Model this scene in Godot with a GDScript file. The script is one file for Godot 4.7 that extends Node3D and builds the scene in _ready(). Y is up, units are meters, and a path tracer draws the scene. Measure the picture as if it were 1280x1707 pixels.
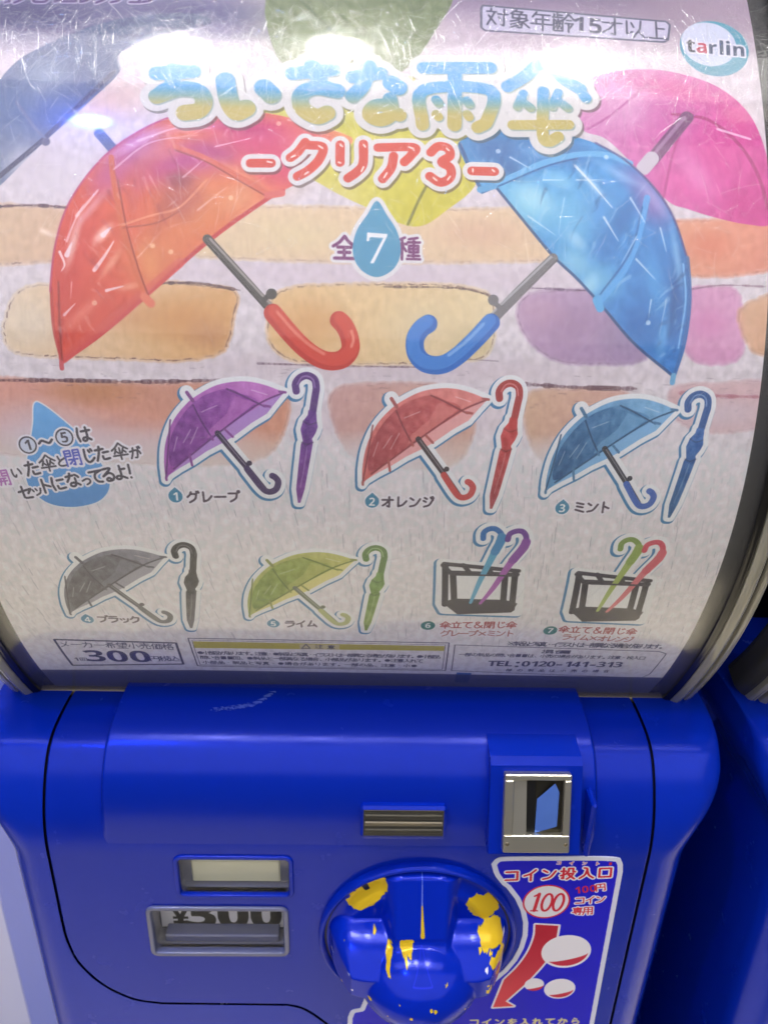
extends Node3D
# One capsule toy machine, close up: a clear bowed window with a printed sheet behind it, a blue body with a coin slot, windows and a turning knob.

const A := 3.1          # the window bows as z = Z0 - A * (y - Y0)^2
const Y0 := 1.055
const Z0 := -0.0095
const KNOB := Vector3(0.0285, 0.8535, 0.0)

var mats := {}
var rng := RandomNumberGenerator.new()

# ------------------------------------------------------------------ print shop: flat artwork in millimetres
var img: Image
var sc := 12.0
var org := Vector2.ZERO

var strokes := {
	"ち": "12,25 85,22|~45,5 40,30 25,60|~25,60 50,45 75,50 80,70 65,88 35,92", "い": "~18,20 18,50 25,78 38,85 45,70|~70,22 82,45 85,65",
	"さ": "15,32 85,25|~45,5 55,30 72,60|~72,60 50,52 30,58 22,75 40,90 75,92", "な": "10,25 55,20|~38,5 32,30 12,58|~68,18 82,28 88,36|~65,40 65,75 50,92 30,88 30,74 45,68 70,75 88,88",
	"は": "~18,8 12,50 20,90|38,30 90,28|~68,8 70,50 68,80 52,92 40,84 46,72 65,72 90,88", "た": "10,25 60,22|~38,5 30,45 10,92|55,45 88,43|~50,68 55,88 90,86",
	"と": "~30,8 35,30 42,45|~82,28 45,45 25,68 40,88 85,88", "じ": "~35,8 33,60 45,88 65,88 88,68|60,15 66,28|76,10 82,22", "し": "~30,8 28,60 42,90 70,88 88,65",
	"が": "~10,35 60,28 68,45 60,85 45,88|~38,8 30,50 12,90|~72,30 85,45 90,60|72,6 78,18|86,2 92,14", "か": "~10,35 58,28 66,45 58,85 42,88|~36,8 28,50 10,90|~70,25 84,40 90,58",
	"に": "~18,8 12,50 20,90|45,28 85,26|~42,65 50,85 90,82", "っ": "~20,55 55,42 80,52 78,75 50,90", "て": "10,18 88,14|~85,14 50,30 40,60 55,85 82,90",
	"る": "~25,12 72,12 20,58|~20,58 60,40 85,60 75,88 45,92 38,80 52,72 65,82", "よ": "50,30 82,28|~52,5 54,50 50,85 30,92 18,80 32,70 55,75 85,92",
	"を": "15,22 82,20|~45,5 35,35 15,62|~15,62 40,42 55,50 54,72|~88,42 50,62 35,78 50,92 85,90", "れ": "~28,5 28,95|8,30 40,26 8,75|~8,75 50,30 68,28 68,70 78,88 95,72",
	"ら": "~35,8 50,16 60,22|~28,30 22,62|~22,62 50,45 78,52 80,75 60,90 35,93", "あ": "15,22 80,20|~42,6 40,60 48,90|~70,38 50,80 25,92 15,72 40,50 75,50 88,68 75,88 60,92",
	"り": "~25,10 22,40 28,60|~70,8 75,50 55,92", "ま": "15,22 85,22|18,42 82,42|~50,5 52,60 48,85 28,90 20,78 35,70 60,78 85,92", "す": "8,25 92,22|~58,5 60,50 50,62 36,52 44,40 58,45 60,70 42,95",
	"の": "~50,20 42,65 22,75 14,50 35,22 65,18 88,45 78,75 55,90", "お": "10,25 60,22|~35,5 36,90 15,85 18,68 50,52 80,60 80,85 55,92|~75,18 90,35",
	"ア": "10,15 88,15 60,48|~50,38 48,65 20,93", "イ": "~82,8 50,38 10,55|52,36 52,95", "オ": "8,32 92,32|62,6 62,92 45,85|~58,34 40,60 10,82", "カ": "10,32 82,32 78,85 60,90|~42,6 40,45 10,92",
	"ク": "~38,6 28,28 8,48|34,22 82,22|~82,22 70,65 22,94", "コ": "14,18 84,18 84,84|10,84 84,84", "シ": "18,12 36,22|10,38 28,48|~15,90 55,75 88,22", "ジ": "18,12 36,22|10,38 28,48|~15,90 55,75 84,28|66,8 74,20|80,3 88,15",
	"ョ": "30,38 78,38 78,92|34,64 78,64|28,90 78,90", "セ": "8,42 88,30 66,58|35,8 35,82 45,88 86,88", "ッ": "16,42 24,58|42,36 50,52|~82,38 72,75 38,92", "ト": "34,5 34,95|34,38 78,58", "ス": "14,16 78,16|~78,16 55,60 10,92|55,58 90,92",
	"ブ": "10,22 76,22|~76,22 64,65 22,92|80,4 86,14|92,0 98,10", "プ": "10,22 76,22|~76,22 64,65 22,92|96,8 93,14 87,16 81,12 81,5 87,1 93,2 96,8", "フ": "10,20 84,20|~84,20 70,65 22,92",
	"ミ": "22,10 76,22|24,40 72,50|16,70 82,90", "ム": "~48,6 35,45 14,82|14,82 84,74|66,52 90,92", "メ": "~75,6 55,60 14,92|26,30 78,74", "ー": "8,50 92,50", "ラ": "20,12 80,12|10,36 86,36|~86,36 70,72 26,94",
	"リ": "24,10 24,58|~76,8 76,55 40,94", "ル": "~32,12 30,60 8,88|62,10 62,86|~62,86 80,75 94,52", "レ": "26,8 26,88|~26,88 60,75 90,42", "ン": "14,16 38,32|~12,88 55,74 90,24", "グ": "~38,6 28,28 8,48|34,22 78,22|~78,22 66,65 22,94|80,2 86,14|93,0 99,11",
	"×": "20,25 80,80|80,25 20,80", "〜": "~8,58 28,42 50,52 72,62 94,44", "、": "20,70 40,90", "。": "30,70 44,76 40,90 26,90 20,80 30,70", "・": "45,48 55,52", "!": "~50,4 49,40 47,62|48,88 50,90", "※": "15,15 85,85|85,15 15,85|49,12 51,14|49,88 51,90|12,49 14,51|86,49 88,51",
	"雨": "8,12 92,12|16,95 16,34 84,34 84,90 74,92|50,12 50,95|30,48 36,54|30,68 36,74|64,48 70,54|64,68 70,74", "傘": "~50,4 30,25 6,42|~50,4 70,25 94,42|50,32 50,97|10,74 90,74|30,36 18,62|28,48 40,60|70,36 60,62|70,48 82,60",
	"全": "~50,4 30,28 6,44|~50,4 70,28 94,44|24,48 76,48|28,68 72,68|12,92 88,92|50,48 50,92", "種": "36,8 12,18|8,34 44,34|26,14 26,95|26,40 10,70|28,42 42,62|86,8 52,14|48,26 96,26|54,40 90,40 90,66 54,66 54,40|54,53 90,53|72,14 72,92|50,80 94,80|46,93 98,93",
	"開": "10,8 10,95|10,8 42,8 42,40 10,40|10,24 42,24|90,8 90,95 80,93|90,8 58,8 58,40 90,40|58,24 90,24|28,54 72,54|24,70 76,70|42,54 42,70 34,92|60,54 60,92", "閉": "10,8 10,95|10,8 42,8 42,40 10,40|10,24 42,24|90,8 90,95 80,93|90,8 58,8 58,40 90,40|58,24 90,24|24,60 76,60|56,48 56,92 46,88|54,62 28,84",
	"問": "10,8 10,95|10,8 42,8 42,40 10,40|10,24 42,24|90,8 90,95 80,93|90,8 58,8 58,40 90,40|58,24 90,24|32,56 68,56 68,82 32,82 32,56", "対": "24,5 24,20|6,22 48,22|38,28 10,90|14,42 46,86|54,32 96,32|80,6 80,90 68,86|58,48 66,64",
	"象": "38,3 14,24|34,12 64,12 54,24|22,26 80,26 80,46 22,46 22,26|50,26 50,46|~60,46 40,56 14,64|~46,56 62,72 58,92 44,92|52,66 16,80|58,76 14,95|86,52 64,64|64,62 94,90", "年": "30,4 12,32|24,18 86,18|28,42 82,42|28,42 28,66|6,66 95,66|56,18 56,97",
	"齢": "24,4 24,22|24,12 44,12|10,8 10,22|4,24 48,24|8,34 8,92 46,92|46,34 46,92|27,34 27,84|12,56 42,56|14,38 20,48|40,38 34,48|26,60 14,80|28,60 40,80|72,4 52,34|72,4 96,34|64,36 82,36|58,52 90,52 78,74|72,52 72,95", "才": "8,28 92,28|62,5 62,88 46,84|58,32 38,60 8,80",
	"以": "16,12 16,78|16,78 40,66|36,20 46,42|78,8 74,50 46,92|68,62 92,92", "上": "48,6 48,90|48,40 82,40|6,90 94,90", "立": "50,4 50,22|12,24 88,24|30,36 38,80|70,34 62,80|6,88 94,88", "小": "50,5 50,90 38,86|24,32 10,70|74,32 92,70",
	"円": "12,95 12,12 88,12 88,92 78,92|50,12 50,52|12,52 88,52", "投": "6,28 36,28|22,5 22,88 12,84|6,64 38,52|54,8 54,30 42,44|54,8 82,8 82,34 94,36|46,50 84,50 74,70 44,94|54,60 92,94", "入": "~34,8 50,12 54,30|~52,26 40,65 8,92|~52,28 66,68 94,92", "口": "14,18 86,18 86,88 14,88 14,18",
	"専": "14,14 86,14|50,3 50,52|22,24 78,24 78,50 22,50 22,24|22,37 78,37|6,62 94,62|70,54 70,90 58,86|30,70 40,82", "用": "20,10 20,60 8,94|20,10 86,10 86,92 74,90|20,36 86,36|20,62 86,62|52,10 52,94",
	"希": "26,6 74,26|74,6 22,28|8,36 94,36|44,30 12,70|28,56 28,86|28,56 76,56 76,84|52,44 52,97", "望": "22,4 22,14|6,16 48,16|12,16 12,40 44,36|58,6 56,44|58,6 88,6 88,44|58,18 88,18|58,30 88,30|16,58 84,58|22,75 78,75|6,94 94,94|50,58 50,94", "売": "10,14 90,14|50,3 50,32|22,32 78,32|8,58 8,44 92,44 92,58|36,56 34,76 10,94|62,54 62,90 90,90 92,76",
	"価": "30,5 8,48|22,30 22,96|36,14 96,14|54,14 54,36|76,14 76,36|42,36 92,36 92,90 42,90 42,36|54,36 54,90|76,36 76,90", "格": "6,28 42,28|24,5 24,96|22,32 6,66|26,40 40,56|62,4 46,34|56,14 86,14 46,60|52,24 94,58|52,62 88,62 88,94 52,94 52,62",
	"税": "36,8 12,18|8,34 44,34|26,14 26,95|26,40 10,70|28,42 42,62|58,4 64,18|88,4 80,18|54,24 90,24 90,48 54,48 54,24|64,50 62,74 44,94|78,50 78,90 94,90 95,76", "込": "12,10 24,24|6,44 22,44 22,72|22,72 6,90|6,88 30,80 60,92 96,92|52,14 64,14 66,30|64,26 42,72|66,28 92,70",
	"注": "14,8 26,20|6,36 18,46|8,92 28,62|60,4 70,16|38,24 94,24|42,54 90,54|34,90 97,90|65,24 65,90", "意": "50,2 50,12|14,14 86,14|34,18 38,30|66,18 62,30|6,33 94,33|24,42 76,42 76,66 24,66 24,42|24,54 76,54|14,78 8,94|30,74 32,94 66,94 68,84|50,72 56,82|80,74 92,90",
	"品": "30,8 70,8 70,40 30,40 30,8|8,54 42,54 42,92 8,92 8,54|58,54 92,54 92,92 58,92 58,54", "一": "8,50 92,50", "合": "~50,4 30,25 6,40|~50,4 70,25 94,40|32,42 68,42|24,58 76,58 76,92 24,92 24,58", "回": "10,10 90,10 90,92 10,92 10,10|34,34 66,34 66,66 34,66 34,34",
	"真": "12,14 88,14|50,3 50,24|26,26 74,26 74,70 26,70 26,26|26,40 74,40|26,55 74,55|6,80 94,80|34,84 12,97|66,84 88,97", "写": "8,28 8,12 92,12 92,28|36,22 30,50 78,50 72,90 58,90|36,36 74,36|12,68 90,68", "部": "30,4 30,16|6,18 54,18|18,22 24,40|44,22 38,40|4,42 56,42|12,56 48,56 48,92 12,92 12,56|66,8 66,97|66,8 92,8 78,40 92,66 76,76",
	"異": "22,8 78,8 78,42 22,42 22,8|50,8 50,42|22,25 78,25|12,56 88,56|34,46 34,74|66,46 66,74|6,74 94,74|32,80 14,96|68,80 86,96", "場": "4,34 38,34|22,8 22,76|4,82 40,70|50,6 88,6 88,36 50,36 50,6|50,21 88,21|40,48 97,48|54,48 40,70|50,60 90,60 84,94 74,92|66,62 46,92", "製": "8,18 50,18|28,4 28,44|12,30 46,30|62,10 62,36|84,5 84,44|6,52 94,52|50,46 50,62|46,60 8,84|40,70 40,95|60,58 94,94",
	"●": "44,50 56,50", "&": "~86,90 30,30 40,8 58,18 20,60 30,90 60,85 82,55",
}


func pts(s: String) -> PackedVector2Array:
	var out := PackedVector2Array()
	for p in s.split(" ", false):
		var a := p.split(",")
		out.append(Vector2(a[0].to_float(), a[1].to_float()))
	return out


func smooth(p: PackedVector2Array, closed := false, n := 6) -> PackedVector2Array:
	if p.size() < 3:
		return p
	var out := PackedVector2Array()
	var last := p.size() if closed else p.size() - 1
	for i in last:
		var c := p.size()
		var a := p[(i - 1 + c) % c] if closed or i > 0 else p[0] * 2 - p[1]
		var b := p[i]
		var d := p[(i + 1) % c]
		var e := p[(i + 2) % c] if closed or i + 2 < c else d * 2 - b
		for k in n:
			out.append(b.cubic_interpolate(d, a, e, k / float(n)))
	if not closed:
		out.append(p[-1])
	return out


func sheet(w: float, h: float, o: Vector2, scale: float, c: Color) -> void:
	img = Image.create_empty(int(w * scale), int(h * scale), false, Image.FORMAT_RGBA8)
	img.fill(c)
	org = o
	sc = scale


# Fills the union of polygons (non-zero rule). paint: a Color, [top, bottom] colours, or a shaded Image laid from its corner.
func fill(polys: Array, paint) -> void:
	var h := img.get_height()
	var w := img.get_width()
	var lo := 1e9
	var hi := -1e9
	for p: PackedVector2Array in polys:
		for v in p:
			lo = minf(lo, v.y)
			hi = maxf(hi, v.y)
	var r0 := clampi(int(floor((lo - org.y) * sc)), 0, h)
	var r1 := clampi(int(ceil((hi - org.y) * sc)) + 1, 0, h)
	if r1 <= r0:
		return
	var rows: Array[PackedInt32Array] = []
	rows.resize(r1 - r0)
	for p: PackedVector2Array in polys:
		var n := p.size()
		for i in n:
			var a := (p[i] - org) * sc
			var b := (p[(i + 1) % n] - org) * sc
			var dir := 1
			if a.y > b.y:
				var t := a
				a = b
				b = t
				dir = 0
			var y0 := maxi(int(ceil(a.y - 0.5)), r0)
			var y1 := mini(int(ceil(b.y - 0.5)), r1)
			if y1 <= y0:
				continue
			var dx := (b.x - a.x) / (b.y - a.y)
			var x := a.x + (y0 + 0.5 - a.y) * dx + 2000.0
			for y in range(y0, y1):
				rows[y - r0].append((int(x * 8.0) << 1) | dir)
				x += dx
	var solid: Image
	if paint is Color and paint.a < 1.0:
		solid = Image.create_empty(w, 1, false, Image.FORMAT_RGBA8)
		solid.fill(paint)
	for k in r1 - r0:
		var row := rows[k]
		if row.is_empty():
			continue
		row.sort()
		var wind := 0
		var start := 0
		for e in row:
			var was := wind
			wind += 1 if e & 1 else -1
			var x := int(round((e >> 1) / 8.0 - 2000.0))
			if was == 0:
				start = x
			elif wind == 0:
				var x0 := clampi(start, 0, w)
				var x1 := clampi(x, 0, w)
				if x1 <= x0:
					continue
				var y := k + r0
				if solid:
					img.blend_rect(solid, Rect2i(0, 0, x1 - x0, 1), Vector2i(x0, y))
				elif paint is Color:
					img.fill_rect(Rect2i(x0, y, x1 - x0, 1), paint)
				elif paint is Array:
					img.fill_rect(Rect2i(x0, y, x1 - x0, 1), (paint[0] as Color).lerp(paint[1], smoothstep(0.0 if paint.size() < 3 else 0.42, 1.0 if paint.size() < 3 else 0.72, ((y + 0.5) / sc + org.y - lo) / maxf(hi - lo, 0.01))))
				else:
					var at: Vector2i = paint.at
					img.blend_rect(paint.img, Rect2i(x0 - at.x, y - at.y, x1 - x0, 1), Vector2i(x0, y))


func disc(c: Vector2, r: float, n := 14) -> PackedVector2Array:
	var out := PackedVector2Array()
	for i in n:
		out.append(c + Vector2(cos(TAU * i / n), sin(TAU * i / n)) * r)
	return out


func fat(p: PackedVector2Array, w: float, closed := false, w1 := -1.0) -> Array:
	var out := []
	var n := p.size()
	for i in n:
		var r := (w if w1 < 0 else lerpf(w, w1, i / maxf(1.0, n - 1.0))) / 2
		out.append(disc(p[i], r, 10 if r * sc < 8 else 20))
		if i + 1 < n or closed:
			var q := p[(i + 1) % n]
			var r2 := r if w1 < 0 else lerpf(w, w1, (i + 1) / maxf(1.0, n - 1.0)) / 2
			var d := (q - p[i]).normalized().orthogonal()
			out.append(PackedVector2Array([p[i] - d * r, p[i] + d * r, q + d * r2, q - d * r2]) if true else null)
	for k in out.size():
		if area(out[k]) < 0:
			out[k].reverse()
	return out


func area(p: PackedVector2Array) -> float:
	var s := 0.0
	for i in p.size():
		s += p[i].cross(p[(i + 1) % p.size()])
	return s


func line(s: String, w: float, paint, soft_curve := true, w1 := -1.0) -> void:
	var p := pts(s)
	fill(fat(smooth(p) if soft_curve else p, w, false, w1), paint)


func moved(polys: Array, d: Vector2) -> Array:
	var out := []
	for p: PackedVector2Array in polys:
		out.append(Transform2D(0.0, d) * p)
	return out


# One hand-drawn character: its strokes as polygons.
func glyph(ch: String, c: Vector2, size: float, turn: float, weight: float, wide := 1.0) -> Array:
	var out := []
	if ch == "●":
		return [disc(c, size * 0.38)]
	if not strokes.has(ch):
		return latin(ch, c, size * 0.86, turn, wide)
	for s: String in strokes[ch].split("|"):
		var p := pts(s.trim_prefix("~"))
		if s.begins_with("~"):
			p = smooth(p, false, 4)
		for i in p.size():
			p[i] = c + ((p[i] - Vector2(50, 50)) / 100.0 * size * Vector2(wide, 1)).rotated(turn)
		out.append_array(fat(p, size * weight))
	return out


# Characters spread evenly from the first centre to the last.
func word(s: String, a: Vector2, b: Vector2, size: float, weight: float, wide := 1.0) -> Array:
	var out := []
	var turn := (b - a).angle() if s.length() > 1 else 0.0
	for i in s.length():
		if s[i] == " ":
			continue
		out.append_array(glyph(s[i], a.lerp(b, i / maxf(1.0, s.length() - 1.0)), size, turn, weight, wide))
	return out


func say(s: String, where: String, size: float, weight: float, paint, halo = null, halo_w := 0.0, wide := 1.0) -> void:
	var p := pts(where)
	var a := p[0]
	var b := p[1] if p.size() > 1 else p[0]
	if halo != null:
		fill(word(s, a, b, size, weight + halo_w / size, wide), halo)
	fill(word(s, a, b, size, weight, wide), paint)


var fonts := {}
var glyphs := {}
func latin(s: String, c: Vector2, height: float, turn := 0.0, wide := 1.0, face := "Droid Sans", weight := 700) -> Array:
	var key := s + face + str(weight)
	if not glyphs.has(key):
		var tm := TextMesh.new()
		if not fonts.has(face + str(weight)):
			var f := SystemFont.new()
			f.font_names = PackedStringArray([face])
			f.font_weight = weight
			fonts[face + str(weight)] = f
		tm.font = fonts[face + str(weight)]
		tm.text = s
		tm.font_size = 96
		tm.depth = 0.0
		tm.pixel_size = 0.01
		var m := tm.surface_get_arrays(0)
		var v: PackedVector3Array = m[Mesh.ARRAY_VERTEX]
		var ix: PackedInt32Array = m[Mesh.ARRAY_INDEX]
		var tris := []
		var lo := Vector2(1e9, 1e9)
		var hi := -lo
		for i in range(0, ix.size(), 3):
			var t := PackedVector2Array()
			for k in 3:
				var q := Vector2(v[ix[i + k]].x, -v[ix[i + k]].y)
				t.append(q)
				lo = lo.min(q)
				hi = hi.max(q)
			if area(t) < 0:
				t.reverse()
			tris.append(t)
		var mid := (lo + hi) / 2
		var tall := maxf(hi.y - lo.y, 0.3)
		if s in ["-", ".", "~", ":"]:
			tall = 0.7
			mid.y = 0.0
		for t: PackedVector2Array in tris:
			for k in 3:
				t[k] = (t[k] - mid) / tall
		glyphs[key] = tris
	var out := []
	for t: PackedVector2Array in glyphs[key]:
		var q := t.duplicate()
		for k in q.size():
			q[k] = c + (q[k] * Vector2(wide, 1) * height).rotated(turn)
		out.append(q)
	return out


func halo_of(polys: Array, r: float) -> Array:
	var out := []
	for i in 10:
		out.append_array(moved(polys, Vector2(r, 0).rotated(TAU * i / 10)))
	return out


# Soft shading for a region: a base gradient and soft-edged strokes of colour, worked out coarsely and enlarged.
func shade(polys: Array, c0: Color, c1: Color, axis: Vector2, blobs: String, grain := 0.025) -> Dictionary:
	var lo := Vector2(1e9, 1e9)
	var hi := -lo
	for p: PackedVector2Array in polys:
		for v in p:
			lo = lo.min(v)
			hi = hi.max(v)
	var step := 8.0 / sc
	var at := Vector2i(((lo - org) * sc).floor()) - Vector2i(8, 8)
	var n := Vector2i(((hi - lo) / step).ceil()) + Vector2i(3, 3)
	var small := Image.create_empty(n.x, n.y, false, Image.FORMAT_RGBA8)
	var bl := []
	for b in blobs.split("|", false):
		var f := b.split(" ", false)
		bl.append([Vector2(f[0].to_float(), f[1].to_float()), Vector2(f[2].to_float(), f[3].to_float()), deg_to_rad(f[4].to_float()), Color.html(f[5]), f[6].to_float()])
	var span := maxf(0.01, (hi - lo).dot(axis.abs()))
	var base := PackedColorArray()
	base.resize(n.x * n.y)
	var o := org + Vector2(at) / sc
	var noise := FastNoiseLite.new()
	noise.seed = int(lo.x * 7 + lo.y)
	noise.frequency = 0.07
	noise.fractal_octaves = 3
	for y in n.y:
		for x in n.x:
			var p := o + Vector2(x + 0.5, y + 0.5) * step
			var t := (p - (lo + hi) / 2).dot(axis) / span + 0.5
			var g := noise.get_noise_2d(p.x * 4.0, p.y * 3.0) * grain * 2.5
			var c := c0.lerp(c1, clampf(t, 0, 1))
			base[y * n.x + x] = Color(c.r + g, c.g + g, c.b + g, c.a)
	for b in bl:
		var reach := maxf(b[1].x, b[1].y)
		var x0 := clampi(int((b[0].x - reach - o.x) / step), 0, n.x)
		var x1 := clampi(int((b[0].x + reach - o.x) / step) + 2, 0, n.x)
		var y0 := clampi(int((b[0].y - reach - o.y) / step), 0, n.y)
		var y1 := clampi(int((b[0].y + reach - o.y) / step) + 2, 0, n.y)
		for y in range(y0, y1):
			for x in range(x0, x1):
				var p: Vector2 = (o + Vector2(x + 0.5, y + 0.5) * step - b[0]).rotated(-b[2]) / b[1]
				var d := p.length()
				if d < 1.0:
					var k := 1.0 - d * d
					base[y * n.x + x] = base[y * n.x + x].lerp(b[3], b[4] * k * k)
	for y in n.y:
		for x in n.x:
			base[y * n.x + x].a = c0.a
			small.set_pixel(x, y, base[y * n.x + x])
	small.resize(n.x * 8, n.y * 8, Image.INTERPOLATE_CUBIC)
	return {"img": small, "at": at}


func paint_in(polys: Array, c0: String, c1: String, axis: Vector2, blobs: String, grain := 0.025) -> void:
	fill(polys, shade(polys, Color.html(c0), Color.html(c1), axis, blobs, grain))


func rough(p: PackedVector2Array, amount: float) -> PackedVector2Array:
	var out := PackedVector2Array()
	for i in p.size():
		var a := p[i]
		var b := p[(i + 1) % p.size()]
		var n := maxi(1, int((b - a).length() / 0.8))
		for k in n:
			out.append(a.lerp(b, k / float(n)) + Vector2(rng.randf_range(-1, 1), rng.randf_range(-1, 1)) * amount)
	return out


func stone(s: String, c0: String, c1: String, blobs: String, edge: String, edge_a := 0.5) -> void:
	var p := smooth(pts(s), true, 8)
	var q := rough(p, 0.22)
	for d in [0.9, 0.5, 0.1, -0.3, -0.8]:
		for o in Geometry2D.offset_polygon(q, d):
			if area(o) < 0:
				o.reverse()
			paint_in([o], c0 + "5c", c1 + "5c", Vector2(1, 0.3).normalized(), blobs, 0.035)
	var e := Color.html(edge)
	for i in q.size():
		if rng.randf() < 0.75:
			e.a = edge_a * rng.randf_range(0.2, 1.0)
			fill(fat(PackedVector2Array([q[i], q[(i + 1) % q.size()]]), rng.randf_range(0.15, 0.55)), e)


func seam_line(s: String, w: float, c: String, a: float) -> void:
	var p := smooth(pts(s), false, 14)
	var e := Color.html(c)
	for i in p.size() - 1:
		e.a = a * rng.randf_range(0.4, 1.0)
		fill(fat(PackedVector2Array([p[i], p[i + 1]]), w * rng.randf_range(0.4, 1.2)), e)


# A cut-out picture of one toy: white border with a blue edge, open umbrella and folded umbrella. x: from the drawn one to this one.
func toy(x: Transform2D, dark: String, mid: String, light: String, pale: String, handle: String, shaft: String, grip: String) -> void:
	var canopy := smooth(x * pts("-62.3,-0.4 -62.4,-6.7 -61.3,-13.7 -58.4,-20.6 -54.0,-26.0 -49.5,-29.3 -44.4,-31.9 -38.7,-33.1 -33.4,-33.1 -28.2,-31.9 -23.3,-30.1"), false) 
	var lower := x * pts("-23.3,-30.1 -25.6,-27.4 -28.9,-23.2 -33.7,-20.2 -39.6,-15.7 -43.1,-13.5 -48.4,-10.6 -53.1,-7.3 -57.5,-4.7 -61.2,-2.1")
	var body := canopy.duplicate()
	body.append_array(lower)
	if area(body) < 0:
		body.reverse()
	var rod := x * pts("-44.7,-16.6 -35.7,-5.2 -30.5,1.9")
	var hook := smooth(x * pts("-35.7,-4.8 -31.3,1.5 -29.0,3.1 -26.6,2.2 -25.7,-0.4 -26.6,-2.0 -27.6,-2.6"))
	var tip := x * pts("-53.9,-29.4 -52.1,-26.8")
	var fold_hook := smooth(x * pts("-19.5,-30.6 -19.7,-32.8 -18.4,-34.7 -16.1,-35.5 -13.8,-34.4 -13.2,-31.8 -13.6,-28.8 -14.2,-24.6"))
	var fold := x * pts("-15.7,-24.6 -13.2,-24.6 -13.0,-21.2 -12.7,-19.3 -13.4,-17.3 -14.6,-15.3 -14.2,-14.3 -15.0,-9.7 -17.1,1.8 -18.6,6.9 -19.4,6.9 -19.9,1.9 -19.2,-4.5 -18.1,-13.6 -17.5,-14.6 -18.2,-18.4 -17.4,-21.1 -15.9,-23.0")
	if area(fold) < 0:
		fold.reverse()
	var all := []
	for w in [3.9, 3.2]:
		all = [body, fold]
		all.append_array(fat(body, w, true))
		all.append_array(fat(fold, w, true))
		all.append_array(fat(rod, w + 1.6))
		all.append_array(fat(hook, w + 1.8))
		all.append_array(fat(fold_hook, w + 2.0))
		all.append_array(fat(tip, w + 1.4))
		fill(all if w < 3.5 else moved(all, Vector2(-0.4, 0.5)), Color.html("e9ecee") if w < 3.5 else Color.html("3d7dac"))
	var lowtip := x * pts("-57.5,-4.7 -53.1,-7.3 -48.4,-10.6 -43.1,-13.5 -39.6,-15.7 -33.7,-20.2 -28.9,-23.2 -25.6,-27.4 -23.3,-30.1 -29.8,-26.6 -42.9,-18.2 -57.4,-5.5 -61.2,-2.1")
	paint_in([body], mid, light, Vector2(0.8, -0.6), "", 0.03)
	if area(lowtip) < 0:
		lowtip.reverse()
	fill([lowtip], Color.html(pale))
	var inner := smooth(x * pts("-59.8,-5.1 -60.2,-12.7 -57.3,-19.7 -52.1,-26.1 -46.7,-29.4 -41.0,-30.8 -37.3,-29.6 -31.7,-26.5 -42.9,-17.8 -51.3,-11.3"), true)
	if area(inner) < 0:
		inner.reverse()
	paint_in([inner], dark, mid, Vector2(0.8, -0.3), "", 0.045)
	var front := x * pts("-41.6,-22.9 -38.8,-28.6 -32.6,-26.5 -42.9,-18.2 -48.2,-14.6 -47.1,-17.9")
	if area(front) < 0:
		front.reverse()
	var l := Color.html(light)
	l.a = 0.55
	fill([front], l)
	var d := Color.html(dark).darkened(0.25)
	d.a = 0.8
	for rib in ["-52.1,-25.5 -49.9,-20.8 -46.8,-15.4", "-41.4,-30.8 -36.3,-28.7 -29.4,-25.4", "-59.5,-4.3 -42.9,-17.8 -31.7,-26.1 -23.3,-30.1", "-59.5,-20.6 -61.1,-8.7 -62.3,-0.9"]:
		fill(fat(smooth(x * pts(rib)), 0.55), d)
	var wh := Color(1, 1, 1, 0.4)
	for hl in ["-53.2,-17.6 -55.8,-13.2", "-50.9,-18.4 -53.5,-12.9", "-49.6,-23.3 -44.6,-25.5", "-57.6,-15.2 -59.0,-10.4", "-33.5,-30.6 -28.6,-29.2"]:
		fill(fat(x * pts(hl), 0.3), wh)
	for nub in ["-46.8,-15.4 -46.3,-14.4", "-29.8,-25.8 -27.9,-25.5", "-62.2,-1.3 -62.1,-0.4", "-54.1,-9.7 -53.4,-5.6", "-42.2,-17.8 -39.9,-15.5", "-24.8,-30.3 -22.9,-30.1"]:
		fill(fat(x * pts(nub), 0.8), Color.html(mid).darkened(0.15))
	fill(fat(tip, 1.1), Color.html(mid).darkened(0.2))
	fill(fat(rod, 1.8), Color.html(shaft))
	fill(fat(x * pts("-44.1,-16.2 -36.1,-6.0"), 0.4), Color.html(shaft).lightened(0.35))
	fill(fat(hook, 2.1), Color.html(grip))
	fill([disc(x * pts("-34.9,-6.8")[0], 0.9)], Color.html(shaft))
	fill(fat(fold_hook, 2.3), Color.html(handle).darkened(0.15))
	fill(fat(smooth(x * pts("-19.1,-32.8 -17.8,-34.9 -15.9,-35.3 -14.2,-34.2 -13.6,-31.8")), 0.45), Color.html(handle).lightened(0.3))
	paint_in([fold], handle, dark, Vector2(0, 1), "", 0.05)
	fill(fat(smooth(x * pts("-16.1,-12.7 -17.0,-6.6 -18.5,1.2")), 0.5), Color(1, 1, 1, 0.2))
	fill(fat(smooth(x * pts("-17.4,-21.1 -15.3,-20.0 -13.0,-20.8")), 0.4), Color(0, 0, 0, 0.25))
	fill(fat(smooth(x * pts("-17.9,-14.2 -16.1,-13.5 -14.2,-14.3")), 0.5), Color(0, 0, 0, 0.25))


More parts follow.
